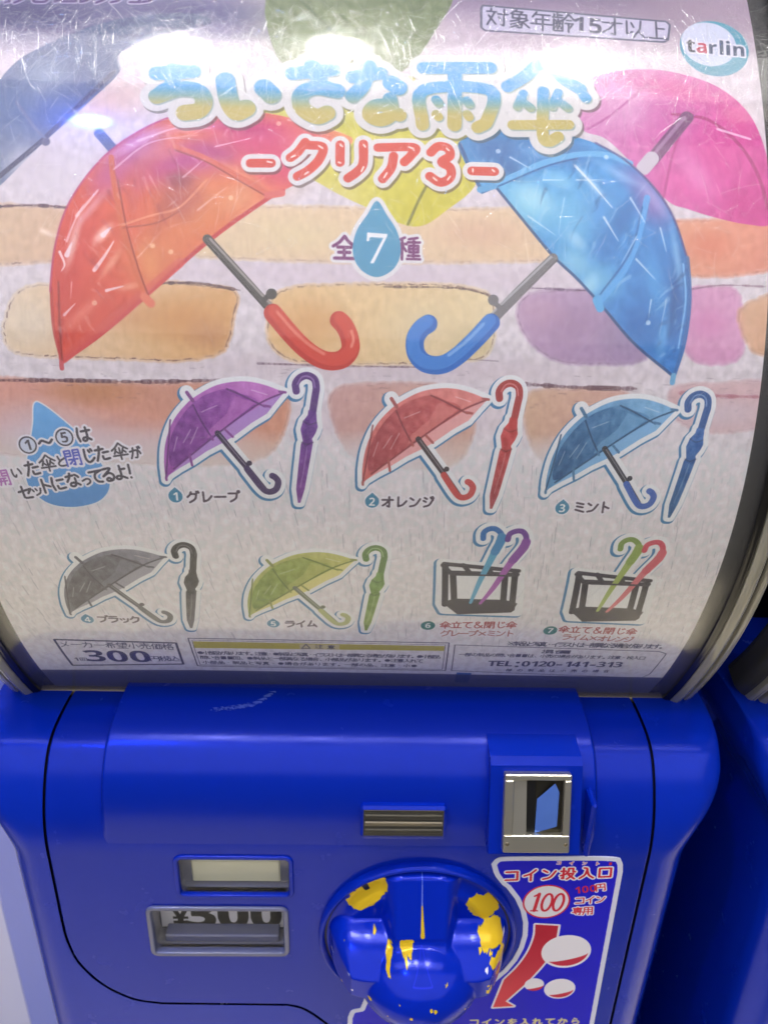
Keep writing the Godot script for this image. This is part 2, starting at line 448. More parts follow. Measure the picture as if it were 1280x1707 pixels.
func stand(x: Transform2D, a: String, a2: String, b: String, b2: String) -> void:
	var rack := [x * pts("30.0,30.0 57.8,32.7 60.0,54.6 32.7,53.8"), x * pts("30.0,30.0 35.4,34.5 37.0,47.8 32.7,53.8 30.9,49.9")]
	var h1 := smooth(x * pts("43.5,19.5 43.5,17.1 45.2,15.6 47.4,15.6 49.5,17.5 49.6,20.4 47.7,26.2 44.3,38.0 42.0,49.3"))
	var h2 := smooth(x * pts("52.0,19.8 52.5,17.4 54.9,16.2 57.0,16.6 58.3,19.0 57.9,22.7 54.0,30.0 49.4,41.4 45.6,49.6"))
	for w in [4.4, 3.7]:
		var all := []
		for r: PackedVector2Array in rack:
			var q := r.duplicate()
			if area(q) < 0:
				q.reverse()
			all.append(q)
			all.append_array(fat(r, w, true))
		all.append_array(fat(h1, w + 1.5))
		all.append_array(fat(h2, w + 1.5))
		fill(all if w < 4 else moved(all, Vector2(-0.6, 0.5)), Color.html("e9ecee") if w < 4 else Color.html("3d7dac"))
	var k := Color.html("26232e")
	var bars := ["30.9,30.5 57.4,33.2", "33.3,34.3 57.2,34.9", "30.5,31.1 33.8,34.9", "37.7,30.9 40.5,34.7", "46.2,31.8 48.2,34.8"]
	for q in ["31.4,31.6 32.7,50.5", "34.4,35.4 36.4,52.4", "56.3,34.4 57.5,52.6", "52.8,33.9 53.9,49.1"]:
		fill(fat(x * pts(q), 2.3), k)
	for q in bars:
		fill(fat(x * pts(q), 1.7), k.lightened(0.08))
	var foot := x * pts("31.5,49.2 36.1,47.2 54.5,47.5 59.2,49.3 57.7,54.3 37.8,55.8")
	if area(foot) < 0:
		foot.reverse()
	fill([foot], Color.html("302d36"))
	for pair in [[h1, a, a2], [h2, b, b2]]:
		var p: PackedVector2Array = pair[0]
		var n := p.size()
		fill(fat(p.slice(n * 5 / 8), 3.4, false, 1.2), Color.html(pair[2]))
		fill(fat(p.slice(0, n * 5 / 8 + 1), 2.0), Color.html(pair[1]))
		fill(fat(p.slice(n * 9 / 16, n * 12 / 16), 3.2), Color.html(pair[1]).lerp(Color.html(pair[2]), 0.5))
	fill(fat(x * pts("33.8,35.4 57.3,35.5"), 0.8), k.lightened(0.12))


# Creases of a clear plastic canopy: faint light and dark strokes running from its rim towards its lower edge.
func wrinkles(outer: String, inner: String, n: int, light: String, dark: String) -> void:
	var a := smooth(pts(outer))
	var b := smooth(pts(inner))
	for i in n:
		var f := rng.randf() * (a.size() - 2)
		var p := a[int(f)].lerp(a[int(f) + 1], fmod(f, 1.0))
		var q := b[int(f / a.size() * (b.size() - 1))]
		var t0 := rng.randf_range(0.03, 0.75)
		var t1 := t0 + rng.randf_range(0.06, 0.25)
		var bend := (q - p).orthogonal() * rng.randf_range(-0.03, 0.03)
		var c := Color.html(light if rng.randf() < 0.55 else dark)
		c.a = rng.randf_range(0.06, 0.26)
		fill(fat(smooth(PackedVector2Array([p.lerp(q, t0), p.lerp(q, (t0 + t1) / 2) + bend, p.lerp(q, minf(t1, 0.97))])), rng.randf_range(0.3, 1.5), false, 0.1), c)


func poster_image() -> Image:
	sheet(260, 322, Vector2(-130, -190), 12.0, Color.html("dcd5de"))
	# the washed stone wall behind everything
	var whole := PackedVector2Array([Vector2(-130, -190), Vector2(130, -190), Vector2(130, 132), Vector2(-130, 132)])
	paint_in([whole], "d6c6cc", "ebecef", Vector2(0, 1), "-110.2 -154.0 64.8 19.9 0 45426f 1.0|-60.3 -156.3 58.0 17.7 0 504d7c 1.0|58.2 -167.1 121.3 15.2 0 6f5f80 0.95|108.5 -164.0 51.0 18.8 0 7d6a82 0.9|-9.5 -153.5 39.1 27.6 0 7f8a6c 0.75|57.6 -156.5 59.8 18.0 0 a58fa6 0.7|118.3 -161.8 40.8 21.3 0 b79fae 0.6|-83.9 -94.2 40.3 15.4 0 dcd3dd 0.7|-65.7 -98.6 16.6 11.8 -20 d9b48c 0.6|-101.0 -103.4 16.5 15.9 0 d5c9d0 0.5|74.8 -91.2 26.6 17.5 0 e5b49c 0.7|67.3 -100.8 15.2 12.0 0 e9c9a0 0.5|8.4 -22.0 49.9 11.6 0 d7c7d3 0.7|70.2 -23.4 38.8 13.6 0 d9bfc4 0.5|7.4 -66.6 130.6 7.4 0 d8c6d2 0.6|8.0 -38.1 132.3 7.4 0 d0c0c8 0.6|-80.1 -120.6 22.3 12.7 -20 e2b8a8 0.6|-34.1 -95.7 22.3 11.7 0 e8c49c 0.5|-52.7 -132.6 17.0 11.2 0 dcb4b4 0.5|-94.4 -19.8 45.3 17.4 0 d2c5d2 0.6", 0.035)  # purple top darkened further to offset the strong light falling there
	stone("-118.1,-84.0 -100.0,-85.1 -83.5,-84.2 -77.9,-81.0 -79.5,-70.8 -95.9,-68.5 -117.8,-68.5", "dcbc98", "dfb898", "", "5a3848", 0.35)
	stone("-56.0,-85.0 -22.7,-87.3 18.3,-87.6 55.9,-88.7 78.6,-87.0 80.6,-77.9 76.8,-74.4 37.3,-71.9 -7.5,-70.7 -37.2,-71.0 -53.8,-72.8", "e8cfa4", "eac8a0", "-18.8 -78.9 22.3 7.5 0 e6d2a0 0.6|37.1 -80.5 22.5 7.6 0 d9a98c 0.5|65.4 -79.4 15.1 7.6 0 e0c79c 0.5", "8a5a48", 0.25)
	stone("91.9,-84.3 109.1,-86.7 128.2,-86.5 132.1,-73.6 109.3,-69.3 93.9,-72.6", "e8a078", "e68a70", "109.1 -78.7 11.4 7.6 0 e36f4e 0.5", "9a4a38", 0.3)
	stone("-109.4,-48.2 -106.6,-56.4 -102.3,-60.2 -92.3,-61.5 -64.8,-62.9 -50.0,-62.2 -38.6,-60.3 -39.3,-52.6 -40.8,-45.3 -44.6,-41.5 -55.8,-39.4 -78.1,-39.6 -100.3,-39.9 -107.9,-41.9", "ead6b8", "dea560", "-55.6 -52.2 24.1 10.9 0 d08a42 0.7|-99.8 -49.3 12.9 10.9 0 e3d6c2 0.6|-74.0 -53.6 14.7 9.1 0 cf8a50 0.5|-46.4 -47.0 11.2 7.3 0 b87a50 0.4", "4a2a30", 0.55)
	stone("-26.9,-58.4 -20.4,-62.2 -7.4,-63.3 18.7,-64.3 33.7,-63.6 40.4,-61.0 42.5,-52.8 40.1,-43.5 30.7,-41.0 8.0,-39.8 -14.6,-39.6 -24.0,-41.6 -28.1,-47.4", "e8be80", "ecd9a8", "-14.7 -51.4 16.8 11.0 0 d89a55 0.6|19.0 -52.2 16.9 11.0 0 e3cfa0 0.6|36.1 -47.1 11.3 7.4 0 bfae78 0.5", "5a3a3a", 0.5)
	stone("50.4,-59.4 56.3,-62.7 75.2,-63.9 86.6,-63.1 91.5,-59.5 91.5,-50.2 89.7,-42.7 76.4,-41.3 63.0,-42.1 55.1,-46.6 50.3,-52.9", "c09abc", "a288b0", "66.2 -53.3 17.1 9.2 0 a07aa0 0.6|83.5 -50.0 11.4 9.3 0 8a78a0 0.5|56.5 -56.8 11.3 7.4 0 c49ab4 0.5", "6a4a68", 0.35)
	stone("101.8,-63.5 111.3,-65.6 118.6,-63.9 121.3,-50.9 119.4,-43.4 107.0,-42.8 102.2,-50.5", "d994bd", "dc9ac4", "109.9 -54.4 9.6 7.4 0 d77ab4 0.6", "b06a98", 0.2)
	stone("119.7,-58.3 125.2,-62.2 132.4,-63.1 133.5,-47.5 126.4,-45.8 121.7,-50.9", "e0b088", "dda47c", "", "a06a58", 0.3)
	stone("-119.5,-30.6 -97.1,-31.8 -74.8,-31.6 -37.2,-32.4 -24.0,-30.5 -22.6,-21.4 -30.1,-9.4 -51.6,-5.9 -76.7,-6.4 -103.4,-7.8 -121.9,-11.4", "de9f8e", "d89474", "-82.4 -29.5 22.5 7.5 0 b9763c 0.6|-102.4 -15.8 30.3 13.7 0 dcc8d2 0.9|-51.2 -12.9 28.8 10.0 0 d9b3b4 0.8|-56.2 -28.3 22.6 7.5 0 c88a70 0.6|-79.9 -12.3 34.4 11.9 0 d7bcc6 0.8", "6a3a3a", 0.25)
	stone("-7.0,-31.2 8.2,-33.4 27.2,-32.7 37.2,-24.6 32.3,-8.6 12.8,-6.2 -1.0,-10.0 -7.7,-21.7", "cfa29c", "d2a48f", "8.7 -10.2 23.4 10.1 0 d8ccd6 0.8", "7a4a50", 0.2)
	stone("54.1,-30.7 69.3,-32.9 84.8,-32.3 89.6,-23.8 85.4,-9.7 65.9,-7.3 56.5,-15.2", "d6b090", "d8a49a", "71.4 -11.5 23.6 10.1 0 d8ccd6 0.8", "7a4a50", 0.2)
	stone("100.2,-33.6 115.4,-35.8 134.8,-36.3 136.4,-24.8 117.4,-20.5 103.2,-24.1", "d9b3b6", "dcbcc0", "116.6 -26.3 21.4 7.7 0 d8ccd6 0.6", "8a5a68", 0.15)
	for s in [["-116.3,-84.4 -100.0,-85.6 -83.5,-84.6", 1.1, "4a2f45", 0.75], ["-62.0,-62.6 -50.0,-62.9 -37.1,-61.1", 1.0, "3f2630", 0.7], ["-117.5,-31.7 -93.4,-32.3 -65.4,-32.5 -33.4,-34.0", 1.3, "4f2f3a", 0.7], ["-31.5,-38.9 -7.1,-38.7 19.4,-38.9", 0.8, "5a4050", 0.5], ["7.5,-63.3 30.0,-63.5 40.4,-61.6", 0.8, "4a3038", 0.6], ["52.0,-34.4 69.3,-33.7 88.5,-33.7", 1.5, "5a3a45", 0.6], ["102.2,-32.7 115.8,-32.0 129.5,-32.0", 1.3, "b06a78", 0.5], ["52.5,-64.1 71.4,-63.8 86.6,-64.6", 0.8, "5f4560", 0.6], ["99.9,-64.2 113.2,-66.4 127.5,-66.4", 0.7, "7a5068", 0.5], ["32.5,-41.8 44.0,-41.3", 0.8, "3f3040", 0.6]]:
		seam_line(s[0], s[1], s[2], s[3])
	for i in 160:
		var p := Vector2(rng.randf_range(-125, 125), rng.randf_range(-38, -26))
		fill(fat(PackedVector2Array([p, p + Vector2(rng.randf_range(0.5, 2.5), rng.randf_range(-0.2, 0.2))]), rng.randf_range(0.1, 0.3)), Color(0.35, 0.28, 0.36, rng.randf_range(0.1, 0.35)))
	# the wall fades into pale rain below
	for k in 60:
		var y := -18.0 + k * 0.75
		fill([PackedVector2Array([Vector2(-130, y), Vector2(130, y), Vector2(130, 132), Vector2(-130, 132)])], Color(0.925, 0.93, 0.945, 0.06))
	for i in 750:
		var p := Vector2(rng.randf_range(-128, 128), rng.randf_range(-8, 75))
		var slant := 0.22 if p.x < -20 else 0.06
		fill(fat(PackedVector2Array([p, p + Vector2(slant, 1) * rng.randf_range(1.5, 6.5)]), rng.randf_range(0.12, 0.3)), Color(0.5, 0.51, 0.58, rng.randf_range(0.15, 0.5)))
	# far umbrellas, out of focus
	var far_blue := smooth(pts("-118.3,-87.4 -118.3,-113.0 -111.2,-132.6 -95.7,-144.8 -77.4,-153.0 -56.4,-155.9 -50.3,-151.7 -67.1,-146.0 -77.9,-138.5 -77.3,-131.7 -84.0,-122.6 -92.5,-112.8 -101.0,-103.4 -111.2,-91.4"), true)
	paint_in([far_blue], "3c4874", "848fa8", Vector2(-0.5, 0.8), "-71.4 -150.7 21.1 9.8 -8 3f4c78 0.8|-109.5 -117.4 14.8 16.7 0 6d7f9a 0.7|-99.5 -128.6 11.2 13.2 0 9aa6b8 0.7|-104.4 -99.4 9.1 9.8 0 c9c6d2 0.8|-94.6 -115.9 11.1 12.5 0 55699a 0.6", 0.03)
	line("-112.2,-93.7 -97.7,-108.4 -79.1,-131.6", 1.6, Color.html("50506a"))
	line("-81.9,-109.7 -74.3,-101.1", 3.2, Color.html("56648c"))
	line("-108.3,-119.6 -101.5,-110.5 -97.9,-107.1", 0.9, Color.html("7a8098"))
	fill([disc(pts("-98.1,-106.3")[0], 1.4)], Color.html("6a6678"))
	var green := smooth(pts("-27.9,-171.1 26.2,-173.8 21.9,-149.8 8.3,-132.7 -16.5,-131.8 -29.4,-142.8"), true)
	paint_in([green], "5f7048", "98a27a", Vector2(0, 1), "-13.2 -148.3 15.5 14.6 0 6f8452 0.6|8.2 -149.3 11.7 14.7 0 9da886 0.6", 0.03)
	line("-21.6,-163.3 -9.3,-148.5 -1.3,-134.6", 0.8, Color(0.3, 0.36, 0.25, 0.5))
	var lime := smooth(pts("-31.4,-122.4 -16.5,-131.8 6.4,-134.9 25.7,-128.9 33.2,-114.0 36.2,-97.9 26.7,-87.8 16.5,-82.2 1.5,-88.0 -11.7,-94.4 -25.0,-103.9"), true)
	paint_in([lime], "d8d169", "d3c93e", Vector2(0.3, 1), "-7.9 -90.6 16.8 11.6 0 e3d78a 0.6|18.2 -91.4 11.2 11.6 0 cfc433 0.6|2.8 -121.5 22.8 10.7 0 d9d58a 0.6|-19.8 -114.3 11.3 12.5 0 dfd89a 0.5", 0.028)
	line("22.3,-99.4 18.2,-91.4 14.6,-82.9", 0.9, Color(0.4, 0.4, 0.12, 0.7))
	line("-2.7,-108.7 -8.0,-96.5", 0.6, Color(0.6, 0.58, 0.2, 0.5))
	var pink := smooth(pts("67.7,-127.1 73.3,-135.2 86.2,-139.0 100.0,-138.6 113.4,-134.0 122.4,-125.8 127.1,-115.1 129.4,-100.7 129.2,-86.9 121.5,-85.9 111.0,-87.9 102.4,-90.4 96.2,-92.8 86.5,-103.4 77.2,-113.0 69.6,-116.3"), true)
	paint_in([pink], "d78fc0", "d63a94", Vector2(1, 0.3), "83.4 -124.4 17.5 13.2 0 e6b4d4 0.7|77.4 -119.8 11.6 10.8 20 dc93c2 0.6|113.6 -110.5 13.5 18.7 30 e0459c 0.6|96.9 -122.7 11.7 13.1 0 d069ac 0.6|103.5 -97.9 15.3 10.0 0 ea62ad 0.6|120.6 -92.5 9.6 11.8 0 cc2f88 0.6|101.4 -131.7 21.6 5.9 12 cf3f8e 0.7|120.1 -121.3 7.8 13.0 -30 d9428f 0.6|105.6 -102.0 5.8 12.1 -30 efa0cf 0.5", 0.03)
	line("98.8,-122.7 110.4,-121.0 119.6,-112.8 125.2,-102.6 128.3,-90.8", 1.2, Color(0.62, 0.12, 0.38, 0.55))
	line("102.6,-120.7 98.1,-107.9 94.8,-93.7", 0.9, Color(0.65, 0.15, 0.42, 0.4))
	line("91.8,-133.7 79.4,-122.0 71.5,-116.4", 0.8, Color(0.7, 0.3, 0.55, 0.5))
	line("113.1,-117.8 123.5,-114.6", 0.8, Color(1, 0.9, 0.97, 0.7))
	line("103.6,-121.8 91.3,-106.0", 4.2, Color.html("7f4d78"))
	line("102.7,-121.6 92.4,-108.5", 1.2, Color(0.75, 0.6, 0.74, 0.6))
	line("91.5,-106.9 88.8,-103.5", 4.6, Color.html("cfc6cf"))
	# soft shadow under the big umbrellas
	paint_in([smooth(pts("-93.0,-38.6 -67.0,-39.2 -50.1,-46.9 -40.8,-61.7 -55.6,-63.2 -74.0,-53.6"), true)], "b0603000", "a0502800", Vector2(1, 0), "-74.2 -44.5 24.1 7.3 -20 b05a34 0.5", 0.0)
	# the big red umbrella
	var red := smooth(pts("-92.5,-37.5 -94.4,-48.6 -95.2,-59.4 -93.8,-72.8 -90.8,-84.4 -85.7,-94.1 -78.9,-103.1 -70.4,-110.3 -60.7,-115.8 -50.0,-118.5 -38.8,-119.3 -27.4,-118.0 -16.0,-115.1 -5.6,-111.9 -3.1,-109.5 -7.1,-104.9 -14.8,-98.2 -24.3,-92.5"), false)
	red.append_array(pts("-29.3,-89.4 -46.5,-75.9 -66.6,-57.8 -79.7,-46.5"))
	paint_in([red], "da4430", "e8935e", Vector2(0.6, -0.4), "-83.2 -53.4 20.2 20.0 0 d8503c 0.9|-86.9 -75.2 11.0 27.7 10 d94d44 0.8|-52.9 -101.0 27.8 9.9 -18 b83a86 0.95|-71.5 -104.4 18.5 10.0 -38 b0549a 0.8|-32.8 -111.8 28.1 10.3 8 cf3a7c 0.9|-26.9 -101.8 20.5 11.9 30 d6306c 0.8|-15.8 -108.2 16.9 8.1 30 e0606a 0.7|-50.4 -85.6 22.1 18.9 -30 e38a52 0.9|-56.1 -89.2 11.1 11.5 0 a84a52 0.55|-37.6 -89.8 11.1 7.7 -40 e8a476 0.6|-63.0 -70.3 16.5 16.5 -30 e08a55 0.8|-70.7 -85.0 7.3 20.8 10 d8664a 0.6|-90.4 -62.3 5.5 20.0 0 cf4038 0.7|-78.4 -94.3 11.0 7.7 -40 c0569a 0.6|-88.3 -74.2 2.2 12.9 14 f6cfc6 0.75|-83.5 -84.6 2.2 11.3 38 f0b6c0 0.6|-70.2 -106.8 14.8 2.4 -33 e7b2dc 0.6|-51.6 -112.8 16.8 2.5 -8 ec9cc4 0.5|-79.3 -77.3 2.6 6.3 40 ffe0d8 0.8|-76.7 -68.1 1.8 8.4 35 f6b89c 0.6|-71.2 -61.3 6.2 1.8 -14 f4b090 0.6|-61.4 -83.4 3.7 13.2 20 b8553e 0.45|-41.7 -99.4 16.7 3.2 28 f0a078 0.45|-33.8 -86.1 9.3 1.9 -42 f4b890 0.6|-85.1 -53.3 12.9 2.5 -42 f08c78 0.6|-68.8 -94.6 4.0 11.6 10 c85a70 0.5|-56.3 -95.0 6.3 4.3 0 7f3448 0.5|-48.4 -105.1 11.1 3.6 20 b03070 0.5|-19.5 -106.1 7.5 5.3 20 d85878 0.5|-92.6 -45.9 1.5 10.9 4 9c2830 0.5|-64.8 -68.4 4.4 11.0 -12 f0a060 0.5|-74.0 -53.6 11.1 2.9 -42 c84838 0.4|-38.5 -112.6 15.0 2.9 6 b02a66 0.4", 0.03)
	line("-92.5,-37.8 -79.7,-46.9 -66.6,-58.1 -46.5,-76.3 -29.3,-89.6 -24.3,-92.5", 1.3, Color.html("c9383c"))
	line("-91.8,-39.0 -72.2,-54.5 -55.6,-69.0", 3.0, Color(0.85, 0.35, 0.32, 0.55))
	line("-94.8,-60.3 -94.4,-48.6 -92.3,-37.8", 1.0, Color(0.72, 0.2, 0.2, 0.7))
	line("-92.6,-62.2 -92.5,-49.5 -92.2,-38.6", 0.6, Color(0.55, 0.16, 0.14, 0.7))
	line("-77.7,-101.8 -76.6,-94.4 -73.3,-79.3 -69.9,-68.3 -66.1,-58.5", 1.7, Color(0.85, 0.42, 0.26, 0.9))
	line("-75.3,-94.4 -72.0,-79.3 -68.1,-66.5 -65.1,-58.5", 0.5, Color(0.6, 0.2, 0.16, 0.8))
	line("-58.3,-106.0 -49.2,-102.7 -38.8,-97.1 -28.0,-91.0", 1.6, Color(0.86, 0.42, 0.32, 0.9))
	line("-58.2,-104.8 -48.2,-101.1 -37.8,-95.2 -29.1,-90.4", 0.5, Color(0.62, 0.22, 0.2, 0.8))
	line("-73.3,-80.2 -65.1,-83.3 -56.0,-86.4 -48.0,-95.3", 0.7, Color(0.95, 0.66, 0.5, 0.6))
	line("-73.3,-79.3 -63.2,-81.1 -56.0,-85.0", 0.5, Color(0.6, 0.25, 0.2, 0.5))
	line("-66.6,-58.5 -64.4,-56.4", 2.6, Color.html("e2785a"))
	line("-29.1,-90.8 -24.7,-91.7", 2.2, Color.html("dd6a62"))
	line("-92.5,-37.8 -92.4,-36.0", 1.4, Color.html("c8525a"))
	line("-95.2,-59.4 -93.8,-72.8 -90.8,-84.4 -85.7,-94.1 -78.9,-103.1 -70.4,-110.3 -60.7,-115.8 -50.0,-118.5 -38.8,-119.3", 0.7, Color(0.72, 0.2, 0.42, 0.7))
	for s in [["-92.3,-71.4 -90.8,-67.7 -91.7,-65.5", 0.9, 0.85], ["-90.2,-74.7 -88.1,-80.7 -85.4,-86.5", 0.8, 0.6], ["-90.1,-70.5 -88.7,-74.2", 1.6, 0.9], ["-79.2,-76.9 -77.1,-79.2", 1.7, 0.95], ["-81.7,-66.1 -78.4,-70.8 -75.9,-75.1", 1.3, 0.8], ["-87.5,-82.6 -81.9,-90.0 -81.2,-91.2", 1.0, 0.7], ["-78.0,-60.0 -73.0,-61.4", 1.0, 0.8], ["-91.0,-52.3 -87.6,-55.8", 0.9, 0.7], ["-76.7,-97.9 -66.1,-107.0 -51.4,-110.1", 0.7, 0.5], ["-69.9,-107.5 -57.2,-112.6 -47.4,-112.5", 0.9, 0.5], ["-45.7,-106.4 -36.1,-109.2", 0.6, 0.6], ["-55.4,-95.8 -48.8,-102.3", 0.7, 0.5], ["-50.4,-85.6 -41.8,-93.1", 0.7, 0.45], ["-68.5,-70.2 -61.3,-78.7", 0.6, 0.3], ["-88.6,-62.3 -89.0,-56.9", 0.5, 0.5], ["-23.6,-116.3 -12.2,-114.1 -6.5,-112.3", 0.6, 0.5]]:
		line(s[0], s[1], Color(1, 0.9, 0.92, s[2]), true, s[1] * 0.3)
	for d in ["-26.4,-114.9", "-64.0,-74.0", "-58.4,-72.3", "-81.7,-56.1", "-40.4,-89.7"]:
		fill([disc(pts(d)[0], 0.8)], Color(1, 0.9, 0.75, 0.5))
	wrinkles("-92.9,-49.5 -93.7,-67.7 -89.1,-86.3 -78.8,-101.8 -64.6,-113.2 -49.9,-117.4 -34.9,-118.0 -19.8,-115.1 -8.4,-111.4", "-91.1,-39.3 -75.9,-49.9 -65.7,-59.3 -55.6,-68.7 -46.5,-76.7 -37.5,-83.7 -29.3,-90.4 -21.1,-96.1 -12.0,-103.9", 90, "fff0e8", "8a1f3a")
	line("-47.3,-76.6 -37.1,-65.8 -27.4,-55.5", 2.9, Color.html("54504c"))
	line("-46.5,-76.7 -36.4,-66.2 -27.4,-56.9", 0.7, Color(0.75, 0.72, 0.7, 0.7))
	line("-47.6,-75.5 -37.9,-65.1 -29.3,-55.8", 0.5, Color(0.15, 0.13, 0.13, 0.7))
	fill([disc(pts("-27.3,-60.2")[0], 1.7)], Color.html("4b4744"))
	line("-29.6,-58.3 -26.9,-61.0", 1.6, Color.html("4b4744"))
	var grip := smooth(pts("-26.8,-54.4 -22.1,-49.0 -17.4,-44.3 -12.7,-41.1 -8.6,-40.1 -4.8,-41.0 -2.6,-44.0 -3.1,-48.0 -4.8,-51.3 -6.3,-52.7"))
	fill(fat(grip, 5.7), Color.html("c4362a"))
	fill(fat(Transform2D(0, Vector2(0.5, -0.6)) * grip, 4.0), Color.html("d84a38"))
	fill(fat(smooth(pts("-25.5,-54.8 -20.3,-49.1 -15.6,-45.1 -10.9,-42.3")), 1.0), Color(1, 0.75, 0.66, 0.45))
	fill(fat(smooth(pts("-2.3,-49.5 -1.7,-46.9 -2.3,-44.7")), 0.9), Color(1, 0.75, 0.66, 0.55))
	# the big blue umbrella
	var blue := smooth(pts("37.0,-94.3 35.1,-97.8 31.7,-104.7 30.2,-110.2 37.0,-113.7 50.4,-115.9 63.8,-114.2 73.7,-111.4 82.7,-106.2 91.3,-97.8 97.6,-88.3 102.1,-75.6 103.7,-63.5 103.6,-51.3 101.7,-41.9 100.2,-37.4"), false)
	blue.append_array(pts("96.6,-40.7 86.4,-48.3 75.4,-59.8 67.5,-67.8 59.8,-74.7 50.6,-85.4 42.3,-95.5"))
	paint_in([blue], "58b0e0", "2f7ccc", Vector2(0.7, 0.5), "42.7 -108.1 20.9 12.3 10 356fae 0.95|61.7 -108.8 19.1 8.2 10 2f70b4 0.8|52.1 -90.5 15.1 11.6 30 8fd2e8 0.9|65.4 -87.0 15.1 17.3 0 78c2e6 0.8|76.7 -91.2 11.4 13.6 40 5a9ed8 0.6|91.0 -91.6 7.6 13.7 -30 8a70b4 0.85|86.4 -99.4 11.5 6.0 35 7a78bc 0.7|94.0 -70.7 11.4 20.6 -10 3a86cc 0.8|90.9 -53.9 11.4 14.8 -20 2f7cc6 0.8|99.9 -65.3 4.6 24.2 0 2c66ac 0.8|67.4 -71.9 9.4 7.5 40 9ad6ea 0.7|75.1 -66.5 9.5 9.3 0 82c8e8 0.7|76.8 -79.7 7.6 11.4 20 2f70b4 0.4|91.6 -93.6 3.1 11.8 -36 c0b4e4 0.6|99.2 -74.6 1.9 15.1 -10 a8d8f8 0.6|72.0 -98.0 1.9 11.9 -40 e6f6ff 0.6|80.7 -101.2 11.5 2.4 30 9cc8f0 0.6|54.0 -92.5 9.5 5.8 30 bfeaf4 0.6|61.6 -98.6 7.6 4.0 20 a8e0f0 0.5|82.4 -87.5 4.6 9.6 30 1f5ca4 0.5|92.2 -66.9 4.2 14.9 -12 5cb4ee 0.5|87.1 -53.8 5.7 9.2 -30 1f66b4 0.5|71.4 -64.6 3.8 7.4 30 c4f0fa 0.6|56.0 -107.5 11.4 2.9 8 8cc0ec 0.5|46.5 -101.2 7.6 4.0 30 20508e 0.5|95.9 -50.3 2.7 11.1 10 7cc4f4 0.5|74.8 -89.2 2.7 7.7 20 4c9ce0 0.5|67.3 -79.4 5.7 3.0 40 e0f8fc 0.45|98.3 -57.8 1.9 13.0 4 1c4f90 0.5", 0.03)
	line("37.6,-94.3 46.5,-99.0 56.9,-104.1 67.4,-107.3 77.0,-107.6 84.6,-105.0", 1.9, Color(0.42, 0.72, 0.9, 0.9))
	line("37.6,-93.6 47.4,-98.2 57.9,-103.1 67.8,-106.1", 0.6, Color(0.14, 0.36, 0.6, 0.8))
	line("89.7,-93.6 86.6,-80.0 82.6,-70.4 76.1,-61.3", 2.0, Color(0.36, 0.68, 0.92, 0.85))
	line("88.1,-90.6 84.4,-76.1 75.3,-62.8", 0.6, Color(0.14, 0.38, 0.66, 0.7))
	line("102.5,-74.7 103.6,-61.7 102.7,-48.6 100.4,-38.5", 1.3, Color(0.2, 0.42, 0.68, 0.8))
	line("101.2,-72.8 102.3,-61.6 100.9,-46.7", 0.6, Color(0.62, 0.85, 1.0, 0.7))
	line("42.3,-95.3 50.6,-85.2 59.8,-74.5 67.5,-67.6 75.4,-59.7 86.4,-48.1 99.7,-38.1", 0.9, Color(0.12, 0.28, 0.5, 0.85))
	line("30.6,-109.8 34.2,-100.8 37.4,-94.7", 1.2, Color(0.14, 0.28, 0.5, 0.7))
	line("37.0,-94.7 41.5,-96.0", 2.0, Color.html("5aa4d4"))
	line("74.2,-60.9 75.4,-58.4", 2.6, Color.html("58aee4"))
	line("100.1,-38.1 99.9,-35.9", 1.7, Color.html("6fb0d8"))
	line("73.7,-111.6 82.7,-106.2 91.3,-97.8 97.6,-88.3 102.1,-75.6", 0.8, Color(0.3, 0.26, 0.5, 0.7))
	for s in [["67.0,-103.6 72.0,-98.0 78.6,-90.1", 0.9, 0.85], ["76.0,-86.9 80.6,-79.4", 0.8, 0.7], ["56.9,-98.5 63.5,-98.7", 0.5, 0.7], ["67.3,-98.8 76.8,-99.1", 0.5, 0.7], ["46.5,-105.8 53.1,-102.0", 0.7, 0.6], ["86.3,-73.9 92.5,-67.7", 0.8, 0.6], ["93.8,-84.0 95.8,-76.4", 0.7, 0.6], ["84.4,-93.4 89.1,-85.4", 0.8, 0.6], ["91.4,-61.4 90.8,-55.8", 0.6, 0.6], ["52.1,-86.6 60.7,-80.8", 0.7, 0.5], ["63.5,-92.8 61.6,-81.2", 0.5, 0.4], ["86.2,-80.9 81.6,-72.3", 0.6, 0.5], ["96.2,-61.5 94.5,-50.3", 0.6, 0.4]]:
		line(s[0], s[1], Color(0.93, 0.98, 1, s[2]), true, s[1] * 0.3)
	for d in ["42.7,-107.7", "59.4,-107.0", "90.8,-54.3", "77.0,-106.8"]:
		fill([disc(pts(d)[0], 0.8)], Color(0.92, 0.97, 1, 0.6))
	wrinkles("32.3,-107.8 42.8,-113.9 56.1,-115.2 71.4,-111.6 84.6,-103.8 95.7,-89.8 102.3,-74.7 103.5,-59.8 101.2,-43.0", "38.1,-95.5 42.7,-95.7 50.6,-85.8 59.8,-75.1 67.5,-68.2 75.3,-60.2 83.4,-51.5 91.5,-44.7 99.7,-38.5", 90, "eefaff", "123a78")
	line("60.2,-73.6 50.6,-64.0 40.8,-53.5", 2.9, Color.html("7d7a7c"))
	line("59.5,-73.9 49.9,-64.4 40.0,-54.5", 0.7, Color(0.82, 0.82, 0.84, 0.6))
	line("61.4,-72.9 51.8,-62.9 42.3,-52.8", 0.5, Color(0.3, 0.28, 0.3, 0.6))
	fill([disc(pts("41.7,-60.1")[0], 1.7)], Color.html("7a777a"))
	line("41.7,-59.7 43.7,-57.9", 1.6, Color.html("7a777a"))
